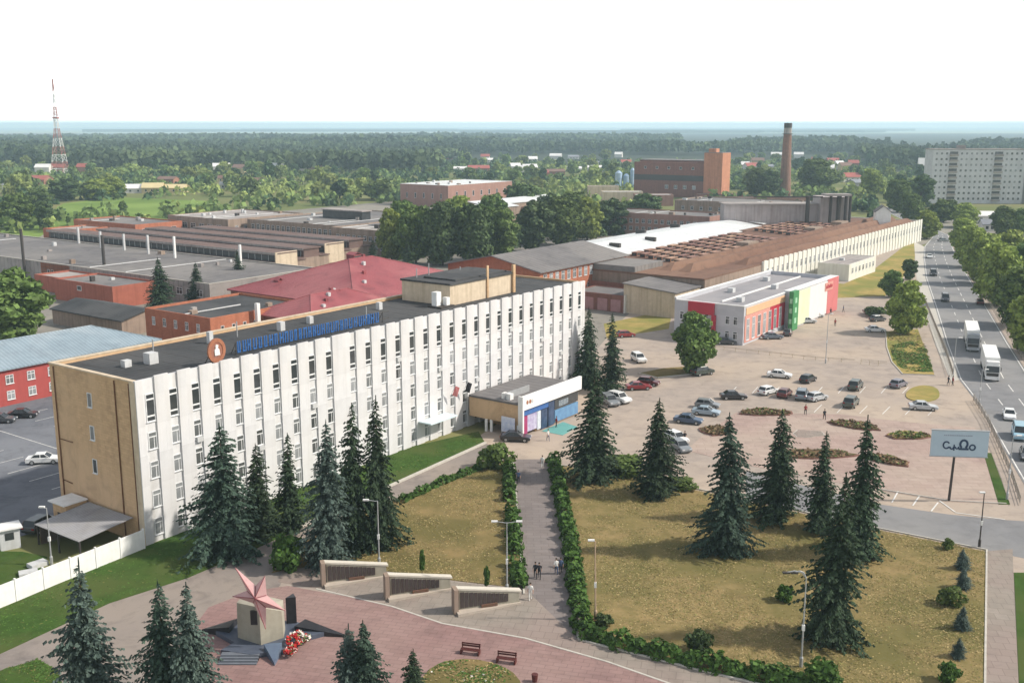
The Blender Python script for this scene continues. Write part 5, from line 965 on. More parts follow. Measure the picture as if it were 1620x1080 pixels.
# lean-to, booth, slabs in the yard corner
lt = thing('lean_to', 'lean-to with a grey corrugated roof against the tan end wall', 'shed', UV(-.35, 1.6), RZ)
corr = PM('corrugated_grey', (.40, .40, .42), (.33, .33, .35), .6, .5, 0, wave=('Y', 3.5, .5), big=.4, bigcol=(.36, .355, .36), seam=('Y', .8, .35), stain=.3)
MB().hexa([(-6.6, 0, 2.3), (0, 0, 2.9), (0, 8.4, 2.9), (-6.6, 8.4, 2.3), (-6.6, 0, 2.38), (0, 0, 2.98), (0, 8.4, 2.98), (-6.6, 8.4, 2.38)]).build('roof', corr, lt); 
for x, y in ((-6.4, .2), (-6.4, 8.2), (-6.4, 4.2)): MB().box(x - .08, x + .08, y - .08, y + .08, 0, 2.3).build('post', dark_metal, lt); MB().box(-6.2, -.1, 8.0, 8.2, 0, 2.25).build('side_wall', greybrown, lt)
kx = thing('porch', 'small porch with a white flat roof beside the lean-to', 'shed', UV(-.35, 10.1), RZ); MB().box(-3.0, 0, 0, 3.2, 3.2, 3.35).build('roof', whitepaint, kx); MB().box(-2.6, 0, .3, 2.9, 0, 3.195).build('wall', tan, kx); MB().box(-2.64, -2.605, 1, 2, 0, 2.1).build('door', dark_metal, kx)
p = G(15, 872); kx = thing('guard_booth', 'pale grey booth with a white roof at the left edge', 'booth', (p.x - .9, p.y, 0), .6); MB().box(0, 2, 0, 1.8, 0, 2.3).build('wall', greypaint, kx); MB().box(-.3, 2.3, -.3, 2.1, 2.303, 2.45).build('roof', whitepaint, kx); MB().box(.5, 1.4, -.03, -.002, 1.1, 1.9).build('window', glass, kx)
for i, (px, py, lab) in enumerate(((45, 908, 'pale concrete slab lying by the fence, the lower one'), (60, 895, 'pale concrete slab lying by the fence, the upper one'))): o = MB().box(-.9, .9, -.6, .6, 0, .35 + .1 * i).build('concrete_slab', greypaint, bevel=.02); o.location = G(px, py); o.rotation_euler = (0, 0, .5 + i * .4); tag(o, lab, 'slab')
# highway railings
def railing(label, pts, h=1.15, step=2.4, mat=steel, infill=True, cat='railing'):
    P = [G(*p) for p in pts]; t = thing('railing', label, cat, P[0]); r = MB(); ps = []
    for a, b in zip(P, P[1:]):
        a = a - P[0]; b = b - P[0]
        for z in ((h, .55, .2) if infill else (h, .6)): r.tube((a.x, a.y, z), (b.x, b.y, z), .035, n=5)
        L = (b - a).length; k = max(1, int(L / step))
        for i in range(k): ps.append(a.lerp(b, i / k))
        if infill:
            for i in range(int(L / .3)): q = a.lerp(b, i * .3 / L); r.tube((q.x, q.y, .2), (q.x, q.y, h), .018, n=4)
    r.build('rails', mat, t); pm_ = MB().tube((0, 0, 0), (0, 0, h + .05), .06, n=6).mesh('post', mat)
    for q in ps[:100]: link('post', pm_, t, q)
    return t
rail_m = PM('railing_paint', (.19, .15, .12), (.42, .38, .33), 6, .6)
railing('dark metal railing between the pink square and the highway', [(1540, 634), (1562, 668), (1580, 708), (1600, 756), (1614, 800)], mat=rail_m); railing('dark metal railing along the highway beside the grass island', [(1463, 478), (1480, 520), (1497, 562), (1508, 597)], mat=rail_m); railing('low metal railing on the tree side of the highway', [(1540, 446), (1567, 486), (1602, 545), (1640, 605)], mat=rail_m, infill=False)
railing('low pale railing across the forecourt below the shop', [(1128, 552), (1200, 560), (1290, 570), (1352, 574)], .75, 2.2, PM('pale_railing', (.56, .47, .36), (.5, .42, .33), 3), False); railing('short pale railing by the grass island', [(1362, 576), (1403, 580)], 1.0, 1.4, MATS['pale_railing'], False)
# billboard
bp = G(1501, 792); bbh = hgt(1501, 792, 681); t = thing('billboard', 'pale blue billboard with dark rounded letters on a single pole', 'billboard', bp, R(-6))
lx = 1 / ppm(1501, 792); bw = 86 * lx; bh = 41 * lx; top = bbh
MB().tube((0, 0, 0), (.18, 0, top - bh), .17, .14, 10).build('pole', dark_metal, t); MB().box(-bw / 2 + .65, bw / 2 + .65, -.12, .12, top - bh, top).build('panel', PM('billboard_print', (.42, .52, .60), (.47, .56, .63), .7, .5), t); m = MB(); x0, x1 = -bw / 2 + .65, bw / 2 + .65
for a in ((x0 - .06, x1 + .06, top + .002, top + .1), (x0 - .06, x1 + .06, top - bh - .1, top - bh - .002)): m.box(a[0], a[1], -.16, .16, a[2], a[3])
m.build('frame', steel, t)
ink = PM('billboard_ink', (.035, .06, .12), None, 2, .6); m = MB()
def arc(cx, cz, rx, rz_, th, a0, a1, n=16):
    for i in range(n):
        a, b = R(a0 + (a1 - a0) * i / n), R(a0 + (a1 - a0) * (i + 1) / n); q = [(cx + (rx + e) * math.cos(s), y, cz + (rz_ + e) * math.sin(s)) for y in (-.16, -.125) for e, s in ((-th, a), (th, a), (th, b), (-th, b))]; m.hexa(q)
cz = top - bh * .60; cx = .65
arc(cx - 1.55, cz + .12, .36, .42, .09, 30, 330); arc(cx - .9, cz - .05, .24, .3, .09, 180, 360); m.box(cx - .72, cx - .56, -.16, -.125, cz - .55, cz + .2); arc(cx - .3, cz - .05, .2, .26, .08, 180, 360)
arc(cx + .48, cz + .28, .42, .5, .13, -60, 240); m.box(cx - .1, cx + 1.08, -.16, -.125, cz - .45, cz - .2); arc(cx + 1.5, cz - .1, .32, .32, .09, 0, 360)
m.build('lettering', ink, t); m = MB()
for i in range(16): m.box(cx - 1.9 + i * .21, cx - 1.76 + i * .21, -.14, -.125, top - .62, top - .5)
m.build('small_print', PM('grey_print', (.28, .30, .38), None, 2), t)
# memorial walls
mw = None
for i, (px, py, lab) in enumerate(((512, 930, 'low stone memorial wall with dark portrait plaques, first from the blue spruce'), (613, 951, 'low stone memorial wall with dark portrait plaques, in the middle of the three'), (722, 974, 'low stone memorial wall with dark portrait plaques, next to the central path'))):
    if mw is None:
        t = thing('memorial_wall', lab, 'memorial', G(px, py), R(19), 'memorial walls'); mw = t; hz = lambda x: 2.35 - 1.2 * (x / 6.6)
        MB().hexa([(.45, .62, 0), (6.5, .62, 0), (6.5, .92, 0), (.45, .92, 0), (.45, .62, hz(.45)), (6.5, .62, hz(6.5)), (6.5, .92, hz(6.5)), (.45, .92, hz(.45))]).build('wall', stonebeige, t)
        MB().hexa([(.3, .57, hz(.3) + .003), (6.7, .57, hz(6.7) + .003), (6.7, 1.25, hz(6.7) + .003), (.3, 1.25, hz(.3) + .003), (.3, .57, hz(.3) + .17), (6.7, .57, hz(6.7) + .17), (6.7, 1.25, hz(6.7) + .17), (.3, 1.25, hz(.3) + .17)]).build('cap', PM('pale_cap', (.55, .51, .44), (.48, .45, .39), 1.5), t); MB().box(-.12, .29, .2, 1.2, 0, 2.5).build('pillar', greybrown, t)
        MB().hexa([(.1, -.35, 0), (6.6, .45, 0), (6.6, .6, 0), (.1, .6, 0), (.1, -.35, .3), (6.6, .45, .16), (6.6, .6, .16), (.1, .6, .3)]).build('plinth', PM('plinth_stone', (.44, .38, .32), (.38, .33, .28), 1.5), t)
        for k in range(11): x = .75 + k * .44; MB().hexa([(x - .19, .57, .42), (x + .19, .57, .42), (x + .19, .618, .42), (x - .19, .618, .42), (x - .19, .57, hz(x) - .18), (x + .19, .57, hz(x) - .2), (x + .19, .618, hz(x) - .2), (x - .19, .618, hz(x) - .18)]).build('plaque', plaque, t)
        MB().box(2.6, 4.2, .35, .56, .25, .5).build('flowers', PM('withered_flowers', (.16, .06, .05), (.09, .075, .04), 6), t)
    else: t = dup(mw, G(px, py), R(19), lab)
# star monument
mo = thing('star_monument', 'war memorial with a big pink faceted star on a beige pedestal', 'monument', G(412, 1012), 0)
kx = 1 / ppm(412, 1012)
def sp(px, py, y=0.0, bx=412, by=1012): return ((px - bx) * kx + .62, y, (by - py) * kx / math.cos(.45) * .93 + .95)
m = MB(); m.prism([(-1.9, -.4), (.5, -1.75), (2.2, -.4), (2.0, 1.2), (-1.5, 1.4)], 0, 1.0); V = m.v
for i in range(5, 10):
    x, y, _ = V[i]; V[i] = (x * (.96), y, {5: 3.8, 6: 4.0, 7: 3.0, 8: 3.3, 9: 4.0}[i])
m.build('pedestal', stonebeige, mo); MB().box(-.35, .25, -1.62, -1.45, 2.3, 3.6).build('dark_slot', blackstone, mo)
st = MB(); tips = [(378, 893), (423, 906), (452, 962), (420, 992), (371, 939)]; inn = [(408, 922), (424, 937), (422, 957), (403, 950), (394, 930)]; ce = (408, 938)
pts = []
for a, b in zip(tips, inn): pts += [sp(*a, y=-2.1), sp(*b, y=-2.1)]
cf = sp(*ce, y=-2.6); cb_ = sp(*ce, y=-1.65); k = len(pts)
for i in range(k): st.poly([pts[i], pts[(i + 1) % k], cf]); st.poly([pts[(i + 1) % k], pts[i], cb_])
st.build('star', starpink, mo)
m = MB()
for i in range(10):
    a = Vector(pts[i]); b = Vector(cf); m.tube(a.lerp(b, .02) + Vector((0, -.03, 0)), a.lerp(b, .98) + Vector((0, -.03, 0)), .035, n=5)
m.build('star_rib', PM('dark_pink_rib', (.30, .10, .11), None, 2), mo)
m = MB(); m.prism([(-4.2, .8), (-2.0, -1.2), (-2.8, -2.6), (.0, -3.4), (2.6, -2.6), (3.6, -.6), (6.2, 1.0), (2.8, 2.6), (-1.0, 3.4), (-3.4, 2.4)], 0, .45); m.build('platform', slate, mo)
m = MB()
for k_ in range(4): m.box(-2.6, .7, -3.5 - k_ * .32, -2.9 - k_ * .32, .0, .42 - k_ * .1)
m.build('step', PM('step_stone', (.13, .145, .17), (.11, .12, .145), 2), mo)
m = MB(); m.prism([(.9, -2.4), (2.3, -4.6), (2.45, -2.3)], .0, 1.0); vv = m.v; vv[4] = (vv[4][0], vv[4][1], .25); vv[3] = (*vv[3][:2], .9); vv[5] = (*vv[5][:2], 1.0); m.build('front_wedge', PM('blue_granite', (.12, .16, .22), (.10, .13, .19), 1.5, .35), mo)
m = MB(); m.prism([(2.9, .9), (8.0, .4), (3.6, 2.3)], 0, .9); vv = m.v; vv[4] = (*vv[4][:2], .15); m.build('side_wedge', blackstone, mo); m = MB(); m.prism([(-2.9, .5), (-2.6, 2.2), (-5.6, 1.3)], 0, 1.0); vv = m.v; vv[5] = (*vv[5][:2], .4); m.build('side_wedge', blackstone, mo); MB().prism([(1.9, 2.2), (2.8, 2.4), (2.4, 3.2)], 0, 3.0).build('back_wedge', blackstone, mo)
rng = np.random.default_rng(3)
def wreath(px, py, z, tilt, rz, rad, cols, lab):
    t = thing('wreath', lab, 'wreath', G(px, py, z), rz, 'wreaths at the star monument'); n = 150; a = rng.uniform(0, 6.28, n); q = rng.uniform(0, 6.28, n); rr = rad + .13 * np.cos(q)
    c = np.stack([rr * np.cos(a), .12 * np.sin(q) + rr * np.sin(a) * math.cos(tilt), rad + rr * np.sin(a) * math.sin(tilt)], 1) if tilt > .3 else np.stack([rr * np.cos(a), rr * np.sin(a), .12 + .12 * np.sin(q)], 1)
    link('flowers', quad_mesh('flowers', *leaf_cloud(rng, c, np.tile([0, -.6, 1.], (n, 1)), .11, 1), [flowerred, flowerwhite, leaf], rng.choice(3, n, p=cols)), t); MB().tube((-.3, .12, .02), (0, .3, rad * 1.7 if tilt > .3 else .12), .02, n=5).build('stand', dark_metal, t)
for a in ((428, 1004, .45, 1.1, .2, .42, [.7, .2, .1], 'red wreath leaning on the pedestal, nearest the dark slot'), (437, 1003, .45, 1.1, .5, .40, [.45, .45, .1], 'red and white wreath leaning on the pedestal, at its right corner'), (460, 1030, .45, 0, 0, .40, [.75, .15, .1], 'red wreath lying lowest on the slate platform'), (464, 1019, .45, 1.0, .6, .45, [.8, .1, .1], 'bright red wreath standing in the middle of the slate platform'), (474, 1014, .45, 1.0, .8, .42, [.3, .5, .2], 'white flowered wreath standing between two red ones'), (482, 1010, .45, 0, 0, .38, [.2, .5, .3], 'white and green wreath lying at the edge of the slate platform')): wreath(*a)
be = None
for i, (px, py, lab) in enumerate(((744, 1034, 'dark red bench by the round bed nearer the monument'), (801, 1048, 'dark red bench by the round bed nearer the hedge'))):
    if be is None:
        t = be = thing('park_bench', lab, 'bench', G(px, py), R(-14), 'benches by the round bed'); m = MB()
        for k in range(3): m.box(-.85, .85, -.25 + k * .17, -.12 + k * .17, .42, .47)
        m.build('seat', wood, t); m = MB(); m.box(-.85, .85, .27, .32, .58, .72); m.box(-.85, .85, .29, .34, .78, .9); m.build('backrest', wood, t)
        for x in (-.78, .78): m = MB(); m.box(x - .06, x + .06, -.28, .34, 0, .41); m.box(x - .05, x + .05, .23, .268, .48, .95); m.build('leg', wood, t)
    else: dup(be, G(px, py), R(-14), lab)
o = MB().lathe([(.2, 0), (.28, .7), (.26, .72)], 12).build('litter_bin', wood); o.location = G(846, 1078); tag(o, 'dark litter bin at the bottom edge below the benches', 'bin')
# people
def person_mesh(stride, arms, mats, seed):
    me = bpy.data.meshes.new('body'); bm = bmesh.new(); rad = {}
    def v(p, r): a = bm.verts.new(p); rad[a] = r; return a
    def chain(a, pts):
        for p, r in pts: b = v(p, r); bm.edges.new((a, b)); a = b
        return a
    pel = v((0, 0, .95), .14); ch_ = chain(pel, [((0, 0, 1.12), .125), ((.01, 0, 1.34), .15)]); nk = chain(ch_, [((.01, 0, 1.47), .06), ((.02, 0, 1.56), .062), ((.03, 0, 1.65), .088), ((.02, 0, 1.74), .06)])
    for s in (-1, 1):
        st_ = stride * s; chain(pel, [((0, s * .1, .88), .095), ((st_ * .5, s * .1, .5), .065), ((st_ * .8 - .03, s * .1, .12), .045), ((st_ * .8 + .12, s * .1, .04), .04)])
        sh_ = chain(ch_, [((.0, s * .19, 1.38), .06)]); el_ = chain(sh_, [((-st_ * .35 * arms, s * .25, 1.12), .045), ((-st_ * .6 * arms + .05, s * .25, .88), .035), ((-st_ * .65 * arms + .07, s * .25, .80), .034)])
        for f in range(4): chain(el_, [((-st_ * .65 * arms + .05 + f * .022, s * .25, .715 - (.015 if f in (1, 2) else 0)), .009)])
        chain(el_, [((-st_ * .65 * arms + .13, s * .235, .77), .009)])
    bm.to_mesh(me); bm.verts.index_update(); rr = [rad[x] for x in bm.verts]; bm.free()
    o = bpy.data.objects.new('tmp', me); COL.objects.link(o); md = o.modifiers.new('s', 'SKIN'); o.modifiers.new('b', 'SUBSURF').levels = 1
    for i, q in enumerate(me.skin_vertices[0].data): q.radius = (rr[i], rr[i]); q.use_root = (i == 0)
    dg = bpy.context.evaluated_depsgraph_get(); ev = o.evaluated_get(dg); nm = bpy.data.meshes.new_from_object(ev); bpy.data.objects.remove(o)
    nm.materials.clear()
    for m_ in mats: nm.materials.append(m_)
    for p in nm.polygons:
        z = p.center.z; ay = abs(p.center.y); p.material_index = 0 if z > 1.5 or (ay > .2 and z < 1.1) else (1 if z > .93 else 2); p.use_smooth = True
    return nm
PPL = [person_mesh(s, a, m_, i) for i, (s, a, m_) in enumerate(((.30, 1, (skin, cloth_dark, cloth_dark)), (.22, 1, (skin, cloth_white, cloth_blue)), (-.28, 1, (skin, cloth_white, cloth_white)), (.2, .6, (skin, cloth_red, cloth_dark)), (-.24, 1, (skin, cloth_blue, cloth_dark))))]
HAIR = MB().lathe([(.092, -.02), (.10, .04), (.085, .09), (.04, .12)], 10).mesh('hair', hair_mat, True)
for px, py, rot, k, lab in ((847, 914, -90, 0, 'person in dark clothes walking down the central path, left of a pair'), (853, 915, -90, 0, 'person in dark clothes walking down the central path, right of a pair'), (880, 908, 95, 1, 'person in a white top walking beside the hedge, left of a pair'), (887, 907, 95, 4, 'person in blue walking beside the hedge, right of a pair'), (839, 948, -90, 2, 'person in white beside the third memorial wall'), (820, 764, -90, 4, 'person in dark trousers at the top of the central path'), (867, 697, -60, 1, 'person in a white top crossing before the entrance'), (880, 676, 30, 3, 'person at the edge of the teal carpet'), (1083, 700, -90, 0, 'person in dark clothes near the row of blue cars'), (1274, 656, -90, 3, 'person in red standing at the top of the pink square'), (1304, 664, 90, 0, 'person in dark clothes crossing the pink square'), (1314, 498, 90, 0, 'person in dark clothes far up the forecourt'), (1321, 516, -90, 3, 'person in red walking on the forecourt'), (1334, 494, 0, 4, 'person in blue on the forecourt nearest the factory'), (1500, 609, 0, 0, 'person at the end of the highway railing, left of two'), (1507, 610, 0, 3, 'person at the end of the highway railing, right of two'), (858, 740, 90, 2, 'person in pale clothes beside the hedge end at the top of the path')):
    t = thing('person', lab, 'person', G(px, py), R(rot)); link('body', PPL[k], t); link('hair', HAIR, t, (.015, 0, 1.68))
# ------------------------------------------------------------------ far surroundings
sheet('meadow', [(60, 350), (100, 322), (180, 312), (330, 318), (352, 334), (250, 348), (100, 358)], .02, meadow); sheet('side_meadow', [(-80, 380), (60, 376), (105, 350), (60, 335), (-80, 340)], .018, meadow)
lt_ = thing('lattice_mast', 'tall red and white lattice mast at the edge of the forest', 'mast', G(96, 277)); s = 1 / ppm(96, 277)
mastred = PM('mast_red', (.42, .17, .145), (.36, .15, .125), 1); seg = []; zs = [0, 6, 12, 19, 26, 34, 43, 53, 64, 75, 88]
for q in range(len(zs) - 1):
    m = MB(); z0, z1 = zs[q], zs[q + 1]; hw = lambda z: 5.4 * (1 - z / 50) + 1.0 if z < 43 else 1.75 - (z - 43) * .032
    w0, w1 = hw(z0), hw(z1); cs = ((-1, -1), (1, -1), (1, 1), (-1, 1)); r = .26 if z0 < 43 else .24
    for a in range(4):
        x, y = cs[a]; x2, y2 = cs[(a + 1) % 4]; m.tube((x * w0, y * w0, z0), (x * w1, y * w1, z1), r, n=5); m.tube((x * w0, y * w0, z0), (x2 * w1, y2 * w1, z1), .14, n=4); m.tube((x2 * w0, y2 * w0, z0), (x * w1, y * w1, z1), .14, n=4); m.tube((x * w1, y * w1, z1), (x2 * w1, y2 * w1, z1), .22, n=4)
    m.build('section', whitepaint if q % 2 == 0 else mastred, lt_)
MB().box(-2.3, 2.3, -2.3, 2.3, 52, 53.5).build('platform', mastred, lt_); MB().tube((0, 0, 87), (0, 0, 98), .22, .08).build('antenna', mastred, lt_)
HW = {'cream': PM('cream_house', (.58, .47, .27), (.52, .42, .25), .2), 'white': PM('white_house', (.68, .66, .63), (.6, .58, .56), .2), 'brick': PM('brick_house', (.33, .16, .11), (.28, .14, .1), .2), 'grey': PM('grey_house', (.34, .34, .34), (.3, .3, .3), .2)}
HR = {'red': PM('red_house_roof', (.36, .10, .085), (.30, .09, .075), .2), 'brown': PM('brown_house_roof', (.20, .12, .095), (.17, .10, .08), .2), 'pale': PM('pale_house_roof', (.70, .69, .68), (.62, .61, .60), .2), 'yellow': PM('yellow_house_roof', (.60, .50, .28), (.54, .44, .25), .2), 'slate': PM('slate_house_roof', (.24, .25, .28), (.2, .21, .24), .2)}
HL = [(48, 292, 55, 14, 'brick', 'red', 'long house with a red roof left of the lattice mast'), (24, 300, 44, 9, 'white', 'slate', 'white low house at the left edge below the red roof'), (212, 306, 30, 14, 'white', 'pale', 'white house at the left of the yellow group'), (240, 306, 34, 16, 'cream', 'yellow', 'yellow house with a broad roof in the yellow group'), (275, 305, 36, 12, 'cream', 'yellow', 'long yellow house at the right of the yellow group'), (262, 290, 30, 9, 'brick', 'brown', 'brown roofed house behind the yellow group'), (312, 281, 14, 6, 'white', 'pale', 'small pale house behind the yellow group'), (352, 288, 16, 9, 'cream', 'brown', 'small house right of the yellow group'), (395, 294, 34, 12, 'grey', 'brown', 'brown roofed house in the trees above the grey halls'), (355, 299, 8, 8, 'white', 'pale', 'tiny white shed in the trees above the grey halls'), (476, 262, 8, 9, 'white', 'pale', 'small white house at the forest edge, left of the pink one'), (503, 259, 16, 9, 'white', 'red', 'small pink roofed house at the forest edge'),
      (728, 272, 22, 7, 'white', 'pale', 'low white house above the right end of the pink hall'), (758, 272, 36, 10, 'brick', 'red', 'red roofed house among trees above the grove'), (840, 272, 24, 12, 'white', 'pale', 'bright white house above the grove'), (852, 279, 36, 8, 'brick', 'red', 'long reddish house below the bright white one'), (880, 277, 30, 8, 'brick', 'brown', 'brown house right of the reddish long one'), (910, 272, 24, 6, 'white', 'pale', 'low pale house above the beige block'), (945, 270, 34, 6, 'white', 'pale', 'long pale house left of the boiler house'), (992, 262, 18, 9, 'white', 'red', 'pale pink house touching the boiler house'), (908, 252, 18, 6, 'white', 'slate', 'white house far off above the grove'), (800, 252, 10, 6, 'white', 'pale', 'tiny white house below the forest, left one'), (721, 248, 6, 6, 'white', 'pale', 'tiny white house near the forest above the pink hall'), (775, 257, 12, 6, 'white', 'pale', 'tiny white house below the forest, middle one'), (940, 262, 16, 5, 'white', 'slate', 'tiny pale house below the forest, right one'), (1180, 266, 14, 10, 'white', 'pale', 'white house right of the brick tower'), (1218, 268, 14, 6, 'white', 'slate', 'pale house left of the chimney'), (1350, 288, 34, 14, 'white', 'red', 'reddish house right of the hazy tree'), (1372, 296, 40, 10, 'grey', 'slate', 'grey roofed house below the reddish one'), (1462, 276, 20, 26, 'white', 'pale', 'pale taller house left of the flats'), (1372, 304, 12, 8, 'white', 'pale', 'small white house below the grey roofed one'), (1558, 352, 34, 14, 'white', 'pale', 'white house at the side car park'), (1565, 366, 12, 8, 'white', 'slate', 'small kiosk in the side car park')]
for px, py, w, hp_, wc, rc, lab in HL:
    s = 1 / ppm(px, py); L = max(6, w * s * .92); h = max(3.2, hp_ * s * .55); p = G(px, py); a = random.uniform(-.25, .25)
    bld('house', lab, 'house', (p.x - L / 2, p.y), L, min(L * .8, 14), h, HW[wc], HR[rc], 'gable', max(1.8, hp_ * s * .42), over=.5, rz=a, wins=[('f', span(.8, L - .8, max(2, int(L / 4.5))), [h * .5], (1.4, 1.5, 'plain', 'dark_glazing'))])
random.seed(31); hn = 0
while hn < 44:                            # more small houses that nothing tells apart
    px = random.choice((random.uniform(360, 600), random.uniform(690, 1000), random.uniform(1165, 1460), random.uniform(-10, 340))); py = random.uniform(246, 276)
    if px < 340 and py < 262: continue
    if any(abs(px - a[0]) < 14 and abs(py - a[1]) < 4 for a in HL) or 1225 < px < 1256 or 1000 < px < 1166: continue
    wc, rc = random.choice((('white', 'pale'), ('white', 'pale'), ('cream', 'brown'), ('brick', 'red'), ('white', 'red'))); z = 'left of the pink hall' if px < 620 else ('above the grove' if px < 1010 else 'between brick tower and flats'); q = {'pale': 'white roof', 'brown': 'brown roof', 'red': 'red roof'}[rc]
    p = G(px, py); L = random.uniform(9, 17)
    bld('house', f'small far {wc} house with a {q} among the gardens {z}', 'house', (p.x, p.y), L, 9, random.uniform(4.5, 6.5), HW[wc], HR[rc], 'gable', 3.0, rz=random.uniform(-.4, .4), over=.5, group=f'small {wc} houses with {q} {z}'); HL.append((px, py, L * ppm(px, py), 6, wc, rc, '')); hn += 1
random.seed(77); cnt = 0
excl = [(95, 306, 340, 352), (610, 280, 740, 330), (1000, 235, 1166, 330), (1232, 270, 1250, 330), (1462, 225, 1620, 322), (735, 300, 1060, 400), (190, 286, 310, 312), (200, 318, 620, 400), (18, 272, 78, 296), (1050, 300, 1420, 400), (85, 262, 108, 280)]
GL = {'left': 'green broadleaf tree among the houses left of the pink hall', 'mid': 'green broadleaf tree among the houses above the grove', 'right': 'green broadleaf tree among the houses right of the brick tower'}
hx = [(a[0], a[1], a[2]) for a in HL]
while cnt < 245:
    px = random.uniform(-30, 1650); py = 252 + 66 * random.random() ** 1.25
    if any(a < px < c and b < py < d for a, b, c, d in excl) or any(abs(px - x) < w * .5 and -1 < py - y < 4 for x, y, w in hx): continue
    zone = 'left' if px < 675 else ('mid' if px < 1080 else 'right'); k = random.choice((0, 0, 1, 1, 2)); me, h0, r0 = LO[k]; s = random.uniform(.8, 1.4)
    t = thing('broadleaf_tree', GL[zone], 'tree', G(px, py), random.uniform(0, 6), 'trees among the far houses, ' + {'left': 'left part', 'mid': 'middle part', 'right': 'right part'}[zone]); t.scale = (s * random.uniform(.8, 1.3),) * 2 + (s * random.uniform(.75, 1.05),)
    link('crown', me, t); link('trunk', BRT[0], t); cnt += 1
rng = np.random.default_rng(12)           # scrub, orchards and garden trees that run together
n = 5200; r_ = np.sqrt(rng.uniform(330 ** 2, 1330 ** 2, n)); a_ = rng.uniform(R(-33), R(33), n); X_ = r_ * np.sin(a_); Y_ = r_ * np.cos(a_)
rx, ry = X_ - O0.x, Y_ - O0.y; uu = rx * Du.x + ry * Du.y; vv_ = rx * Dv.x + ry * Dv.y
ok = ~((uu > -10) & (uu < 425) & (vv_ > -60) & (vv_ < 330)); ok &= ~((uu > 390) & (uu < 475) & (vv_ > 260) & (vv_ < 330)); ok &= ~((uu > 540) & (uu < 620) & (vv_ > 165) & (vv_ < 255))
d_ = Y_ * cP + CAMH * sP; px_ = 810 + FPX * X_ / d_; py_ = 540 + FPX * (CAMH * cP - Y_ * sP) / d_
for q0, q1, q2, q3 in ((100, 318, 320, 341), (1400, 318, 1640, 620), (1225, 300, 1256, 314), (1462, 312, 1640, 322), (86, 272, 108, 280)): ok &= ~((px_ > q0) & (px_ < q2) & (py_ > q1) & (py_ < q3))
for x, y, w, *_ in HL: ok &= ~((np.abs(px_ - x) < w * .55) & (py_ > y - 2) & (py_ < y + 4.5))
ok &= (np.sin(X_ / 47) * np.sin(Y_ / 61 + 1) + .6 * np.sin(X_ / 21 + Y_ / 33)) > -.75
X_, Y_ = X_[ok], Y_[ok]; n = len(X_); hh_ = rng.uniform(2.5, 7.5, n); Cs, Us, Vs, Ms = [], [], [], []; kind = (np.sin(X_ / 35) + np.sin(Y_ / 52) + rng.normal(0, .7, n)); mi_ = np.where(kind > .7, 1, np.where(kind < -.8, 2, 0))
for q in range(20):
    z = hh_ * rng.uniform(.15, 1.0, n); wr = hh_ * .75 * np.sqrt(np.clip(1.15 - (z / hh_) ** 2, .1, 1)) * rng.uniform(.3, 1, n); th = rng.uniform(0, 6.28, n); c = np.stack([X_ + wr * np.cos(th), Y_ + wr * np.sin(th), z], 1)
    Fq = leaf_cloud(rng, c, np.stack([np.cos(th), np.sin(th) - .3, rng.uniform(.1, 1.2, n)], 1), 1.25, .8); Cs.append(Fq[0]); Us.append(Fq[1]); Vs.append(Fq[2]); Ms.append(mi_)
o = link('scrub', quad_mesh('scrub', np.concatenate(Cs), np.concatenate(Us), np.concatenate(Vs), [garden, garden_light, garden_dark], np.concatenate(Ms))); o['kind'] = 'stuff'
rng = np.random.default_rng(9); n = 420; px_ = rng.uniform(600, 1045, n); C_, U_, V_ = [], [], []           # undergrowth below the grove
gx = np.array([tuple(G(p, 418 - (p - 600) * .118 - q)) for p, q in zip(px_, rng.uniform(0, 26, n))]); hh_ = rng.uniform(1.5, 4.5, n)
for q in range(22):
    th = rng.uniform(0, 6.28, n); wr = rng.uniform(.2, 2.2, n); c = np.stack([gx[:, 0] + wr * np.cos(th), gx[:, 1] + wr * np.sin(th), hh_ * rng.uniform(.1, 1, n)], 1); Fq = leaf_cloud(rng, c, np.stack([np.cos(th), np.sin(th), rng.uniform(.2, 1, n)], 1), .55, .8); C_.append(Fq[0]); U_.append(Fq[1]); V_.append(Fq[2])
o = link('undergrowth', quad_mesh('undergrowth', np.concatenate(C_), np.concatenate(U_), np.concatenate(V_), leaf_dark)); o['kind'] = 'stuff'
rng = np.random.default_rng(5)            # the forest: too many trees to count
Fc, Fu, Fv = [], [], []
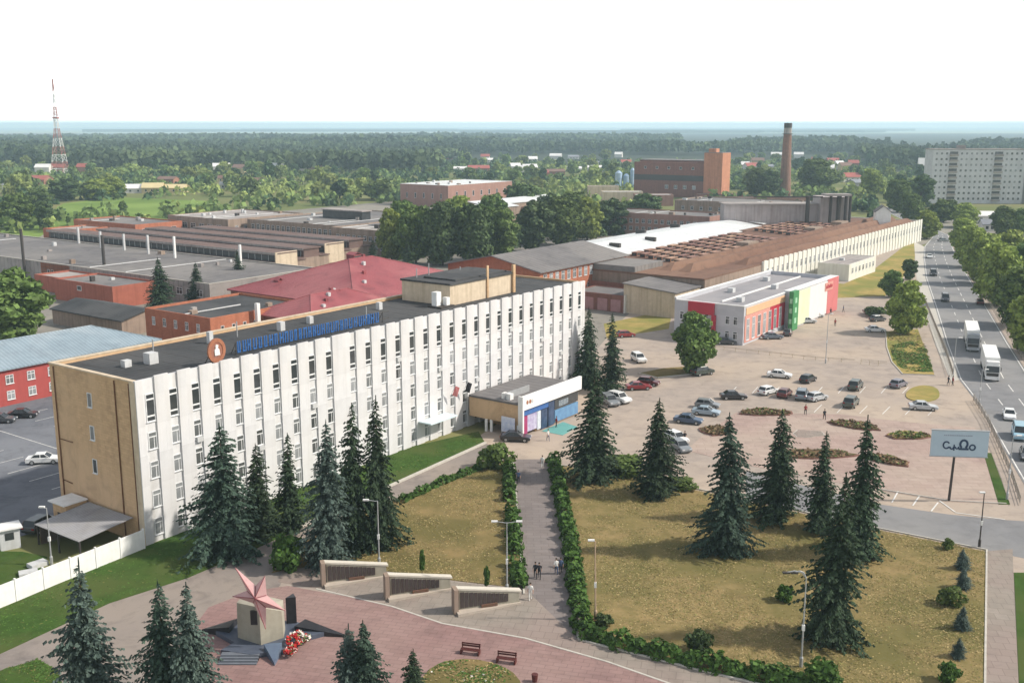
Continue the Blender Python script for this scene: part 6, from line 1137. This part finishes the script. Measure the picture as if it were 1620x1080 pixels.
def patch(d0, d1, spacing, nq, size, clear=0.0):
    n = int(math.radians(68) / 2 * (d1 * d1 - d0 * d0) / spacing ** 2); r = np.sqrt(rng.uniform(d0 * d0, d1 * d1, n)); a = rng.uniform(R(-34), R(34), n); x = r * np.sin(a); y = r * np.cos(a)
    edge = 1180 + 220 * np.sin(a * 9) + 120 * np.sin(a * 23 + 1) + np.where((a > R(-4)) & (a < R(18)), 380, 0)
    keep = (r > edge) & (r < np.where(a > R(9), 2300 + 500 * np.sin(a * 30), 3600)); cl = np.sin(x / 210 + 1.3) * np.sin(y / 330) + .5 * np.sin(x / 90 + y / 140)
    keep &= cl > -1.2 + clear; x, y = x[keep], y[keep]; n = len(x)
    hh = 16 + 5 * np.sin(x / 160) * np.cos(y / 230) + rng.normal(0, 2.2, n)
    for q in range(nq):
        z = hh * rng.uniform(.45, 1.0, n); wr = size * (1.15 - .6 * z / hh); th = rng.uniform(0, 6.28, n); c = np.stack([x + wr * .8 * np.cos(th), y + wr * .8 * np.sin(th), z], 1)
        nn = np.stack([np.cos(th), np.sin(th) - .4, rng.uniform(.2, 1.2, n)], 1); Fq = leaf_cloud(rng, c, nn, size * .62, .8); Fc.append(Fq[0]); Fu.append(Fq[1]); Fv.append(Fq[2])
patch(1000, 1900, 10.5, 16, 4.2); patch(1900, 3600, 17, 9, 8.5)
fo = link('forest', quad_mesh('forest', np.concatenate(Fc), np.concatenate(Fu), np.concatenate(Fv), forest_mat)); fo['kind'] = 'stuff'
ff = sheet('forest_floor', [(-300, 272), (1900, 272), (1900, 211.6), (-300, 211.6)], .05, PM('forest_soil', (.03, .04, .02), None, .02, 1, 0, True)); 
m = MB()                                  # distant wooded ridges and fields beyond the forest
for i in range(12):
    d = random.uniform(6500, 12000); a = R(random.uniform(-32, 32)); wd = random.uniform(700, 2600); dp = random.uniform(200, 700); x, y = d * math.sin(a), d * math.cos(a); k = 14
    m.prism([(x + wd / 2 * math.cos(2 * math.pi * q / k), y + dp / 2 * math.sin(2 * math.pi * q / k) * (1 + .3 * math.sin(q * 2.3))) for q in range(k)], 0, random.uniform(14, 22))
o = m.build('far_woods', forest_far); o['kind'] = 'stuff'
sheet('far_fields', [(-400, 211), (2000, 211), (2000, 202.3), (-400, 202.3)], .06, field_mat)
# ------------------------------------------------------------------ haze
m = MB(); m.box(-14000, 14000, -300, 20500, -1.0, 101)
hz = bpy.data.materials.new('haze_air'); hz.use_nodes = True; t = hz.node_tree; t.nodes.clear(); ov = N(t, 'ShaderNodeOutputMaterial'); pv = N(t, 'ShaderNodeVolumePrincipled')
pv.inputs['Density'].default_value = 1.75e-4; pv.inputs['Color'].default_value = (.62, .85, 1.0, 1); pv.inputs['Anisotropy'].default_value = .1; t.links.new(pv.outputs[0], ov.inputs['Volume'])
o = m.build('haze', hz); o['kind'] = 'stuff'; o.display_type = 'WIRE'
